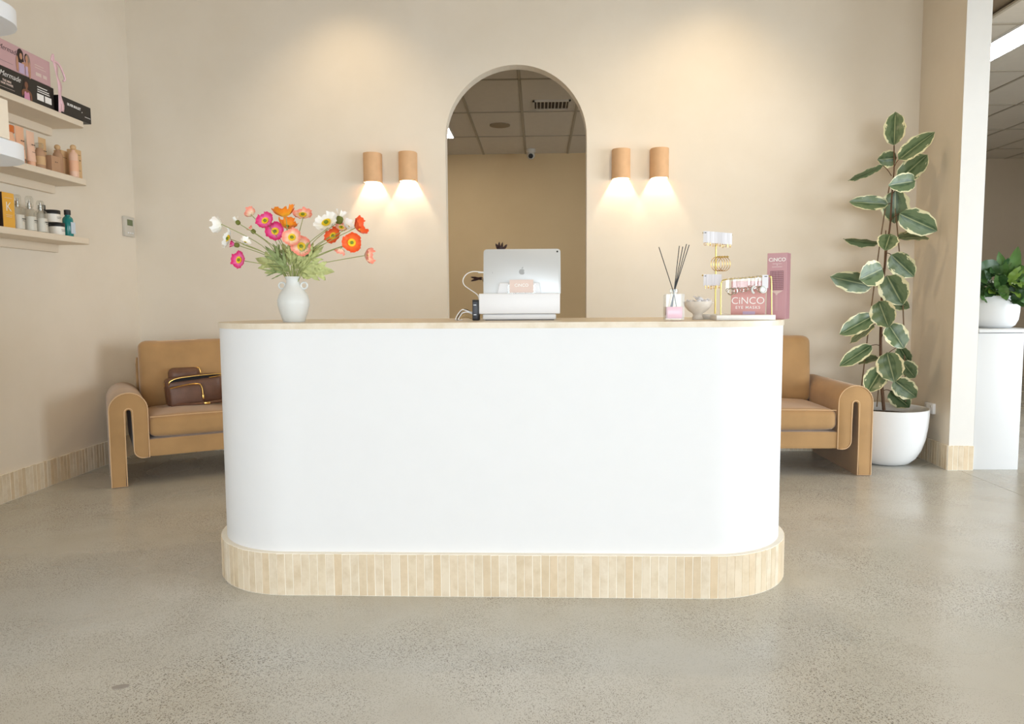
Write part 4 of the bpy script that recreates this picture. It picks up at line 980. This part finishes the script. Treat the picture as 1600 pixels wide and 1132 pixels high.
# ---------------------------------------------------------------- earring stand
t = thing('earring_stand', 'tall brass earring stand with three bars on a round marble foot', 'jewellery stand', (.78, 3.29, ZC))
put('foot', lathe([(0, 0), (.068, 0), (.07, .003), (.07, .019), (.067, .022), (0, .022)], 40), MARB, t, (-.004, -.03, 0))
put('pole', tube([(0, 0, .02), (-.001, 0, .325)], .0035, 8), BRASS, t)
put('bar', tube([(-.06, 0, .377), (.0, 0, .375), (.07, 0, .367)], .003, 8), BRASS, t)
put('bar', tube([(-.06, 0, .192), (.02, 0, .19)], .003, 8), BRASS, t); put('bar', tube([(0, 0, .272), (.055, 0, .272)], .003, 8), BRASS, t)
put('pole_top', tube([(0, 0, .32), (0, 0, .375)], .003, 8), BRASS, t)
def card_earring(x, z, w, h, label, dz=0, group='earrings on white cards', dark=False, seed=0, y=0.0):
    e = thing('earring_card', label, 'earrings', (.78 + x, 3.287 + y, ZC + z), rnd.uniform(-.3, .3), group)
    put('card', bx(-w / 2, w / 2, -.0006, .0006, -h, 0), CARDW, e, smooth=False)
    rr = random.Random(seed); s = seed % 4
    if s == 0: put('hoop', ring((0, -.002, -h - .006), .006, .001, (.3, -1, 0), 14, 5), GOLD, e)
    elif s == 1: put('drop', tube([(0, -.002, -h + .002), (0.001, -.002, -h - .012)], .0014, 5), GOLD, e)
    elif s == 2: put('drop', tube([(0, -.002, -h + .002), (0, -.002, -h - .006)], .0012, 5), GOLD, e); put('bead', rbox(.006, .006, .006, .0025, 3), GOLD, e, (0, -.002, -h - .009))
    else: put('hoop', ring((0, -.002, -h - .008), .008, .0012, (1, -.6, 0), 14, 5), GOLD, e)
    if dark: put('print_mark', bx(-.004, .004, -.0012, -.0006, -.009, -.006), INKK, e, smooth=False)
N1 = 11
nth = ['leftmost', 'second', 'third', 'fourth', 'fifth', 'sixth', 'seventh', 'eighth', 'ninth', 'tenth', 'rightmost']
for k in range(N1):
    x = -.052 + .011 * k; card_earring(x, .383 - .0009 * k, .018, .05, nth[k] + ' white earring card on the top bar', dark=(k == 0), seed=k, y=-.003 - .0012 * (N1 - k), group='earring cards on the top bar')
for k in range(6):
    x = -.048 + .0125 * k; card_earring(x, .196, .018, .05, nth[k] + ' white earring card on the lowest bar', dark=(k == 0), seed=k + 1, y=-.003 - .0012 * (6 - k), group='earring cards on the lowest bar')
for k in range(4):
    x = .016 + .011 * k
    e = thing('hoop_earring', ['leftmost', 'second', 'third', 'rightmost'][k] + ' large gold hoop hanging from the middle bar', 'earring', (.78 + x, 3.29, ZC + .272), 0, 'gold hoops on the middle bar')
    put('hoop', ring((-.012, 0, -.031), .031, .0013, (.4, -.92, 0), 32, 6), GOLD, e); put('hook', ring((0, 0, 0), .0045, .0009, (1, 0, 0), 12, 5), GOLD, e)

# ---------------------------------------------------------------- marble tray with the brass frame
tag(put('marble_tray', bx(-.118, .118, -.03, .09, 0, .021, .002), MARB, None, (.841, 3.05, ZC), (0, 0, R(-1))), 'rectangular white marble block carrying a brass jewellery frame', 'tray')
t = thing('jewellery_stand', 'brass wire frame on the marble block hung with silver jewellery', 'jewellery stand', (.85, 3.08, ZC + .021))
put('frame', tube([(-.097, 0, 0), (-.098, 0, .12), (-.095, 0, .134), (-.082, 0, .145), (0, 0, .151), (.092, 0, .158), (.104, 0, .153), (.107, 0, .14), (.112, 0, 0)], .0026, 8, sm=5), BRASS, t)
fr = (.85, 3.08, ZC + .021)
for k in range(11):
    x = -.072 + .0148 * k; zt = .146 + .066 * (x + .082) * 1.05 * .1 + .004
    e = thing('silver_earring', nth[k] + ' silver earring on a clear card on the brass frame', 'earring', (fr[0] + x, fr[1] - .002, fr[2] + .147 + (x + .08) * .065), rnd.uniform(-.5, .5), 'silver earrings on the brass frame')
    put('clear_card', bx(-.007, .007, -.0005, .0005, -.042, 0), FILM, e, smooth=False)
    rr_ = [.006, .013, .011, .007, .009, .008, .006, .006, .005, .012, .008][k]
    put('hoop', ring((0, -.002, -.04 - rr_), rr_, .0017 if rr_ < .01 else .0026, (rnd.uniform(-.6, .6), -1, 0), 20, 6), SILVER, e)
    put('hook', ring((0, 0, .0), .004, .0008, (1, 0, 0), 10, 5), SILVER, e)
e = thing('jewellery_card', 'large white card with a thick white ring, right end of the frame', 'earring', (.929, 3.072, fr[2] + .163))
put('card', bx(-.012, .013, -.0008, .0008, -.054, 0), CARDW, e, smooth=False); put('ring', ring((-.008, -.005, -.06), .0115, .0042, (.1, -1, 0), 28, 8), CER, e); put('centre', lathe([(0, 0), (.007, 0), (.007, .001), (0, .001)], 16), SILVER, e, (-.008, -.004, -.06), (R(90), 0, 0))
put('print_mark', bx(-.003, .008, -.0014, -.0008, -.008, -.005), INKK, e, smooth=False)
e = thing('white_earring', 'white crescent earring near the right of the brass frame', 'earring', (.9, 3.07, fr[2] + .155))
put('crescent', ring((-.01, 0, -.052), .015, .0045, (.2, -1, 0), 16, 8, a0=110, a1=250), CER, e); put('hook', ring((0, 0, 0), .004, .0008, (1, 0, 0), 10, 5), SILVER, e); put('wire', tube([(0, 0, 0), (-.01, 0, -.036)], .0008, 5), SILVER, e)

# ---------------------------------------------------------------- pink cartons
t = thing('pink_box', 'salmon pink square carton reading CiNCO EYE MASKS behind the brass frame', 'box', (.887, 3.165, ZC), R(-19))
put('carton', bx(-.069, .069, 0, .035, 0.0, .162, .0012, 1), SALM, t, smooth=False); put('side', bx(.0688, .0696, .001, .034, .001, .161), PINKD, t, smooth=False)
text('CiNCO', .042, INKW, t, (0, -.0008, .078), FY, off=-.0002); text('EYE MASKS', .017, INKW, t, (0, -.0008, .05), FY, off=.0001, space=1.25)
put('gloss_label', bx(-.02, .03, -.0012, 0, .02, .034), DRESSL, t, smooth=False)
t = thing('pink_box', 'tall dusty pink carton with a printed grid brush at the right end', 'box', (1.0175, 3.2, ZC), R(-30))
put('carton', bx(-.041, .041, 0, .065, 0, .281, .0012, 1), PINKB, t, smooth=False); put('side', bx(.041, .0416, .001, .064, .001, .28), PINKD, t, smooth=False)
text('CiNCO', .022, INKW, t, (0, -.0008, .252), FY, off=.0003)
blobs([rect(-.019, .019, .235, .236), rect(-.002, .002, .229, .231), rect(-.021, .021, .222, .223)], INKW, t, (0, -.0006, 0), FY, 'print_lines')
bm = B()
for k in range(9): box(bm, -.026 + .0065 * k - .0006, -.026 + .0065 * k + .0006, -.0012, 0, .125, .205)
for k in range(11): box(bm, -.027, .027, -.0012, 0, .126 + .0078 * k - .0006, .126 + .0078 * k + .0006)
put('printed_grid', bm, mat('grid_print', (120, 80, 88), .5, var=0), t, smooth=False)
blobs([[(-.026, .121), (.026, .121), (.004, .108), (.004, .102), (-.004, .102), (-.004, .108)]], CARDP, t, (0, -.0006, 0), FY, 'printed_neck')
blobs([rect(-.0045, .0045, .035, .1)], LILAC, t, (0, -.0006, 0), FY, 'printed_handle')

# small plant standing behind the tablet; only leaf tips show past its edges
t = thing('small_potted_plant', 'small dark plant hidden behind the tablet, only leaf tips showing', 'plant', (-.2, 3.58, ZC))
put('pot', lathe([(0, 0), (.03, 0), (.04, .07), (.036, .07), (.034, .06), (0, .06)], 24), BOWLM, t)
for k, (a, b) in enumerate((((-.185, 3.57, 1.40), (-.172, 3.57, 1.468)), ((-.185, 3.57, 1.42), (-.205, 3.57, 1.462)), ((-.18, 3.57, 1.42), (-.15, 3.57, 1.457)), ((-.19, 3.57, 1.41), (-.188, 3.57, 1.47)),
                            ((-.27, 3.57, 1.29), (-.326, 3.56, 1.302)), ((-.27, 3.57, 1.30), (-.325, 3.56, 1.283)))):
    place_leaf(a, b, .014 if k < 4 else .012, LG[3], t, (-.2, 3.58, ZC), k, curl=.1)
    put('stem', tube([(0, 0, .06), ((a[0] + .2) * .6, -.005, (a[2] - ZC) * .6), (a[0] + .2, -.01, a[2] - ZC)], .0015, 6, sm=4), BARK, t)
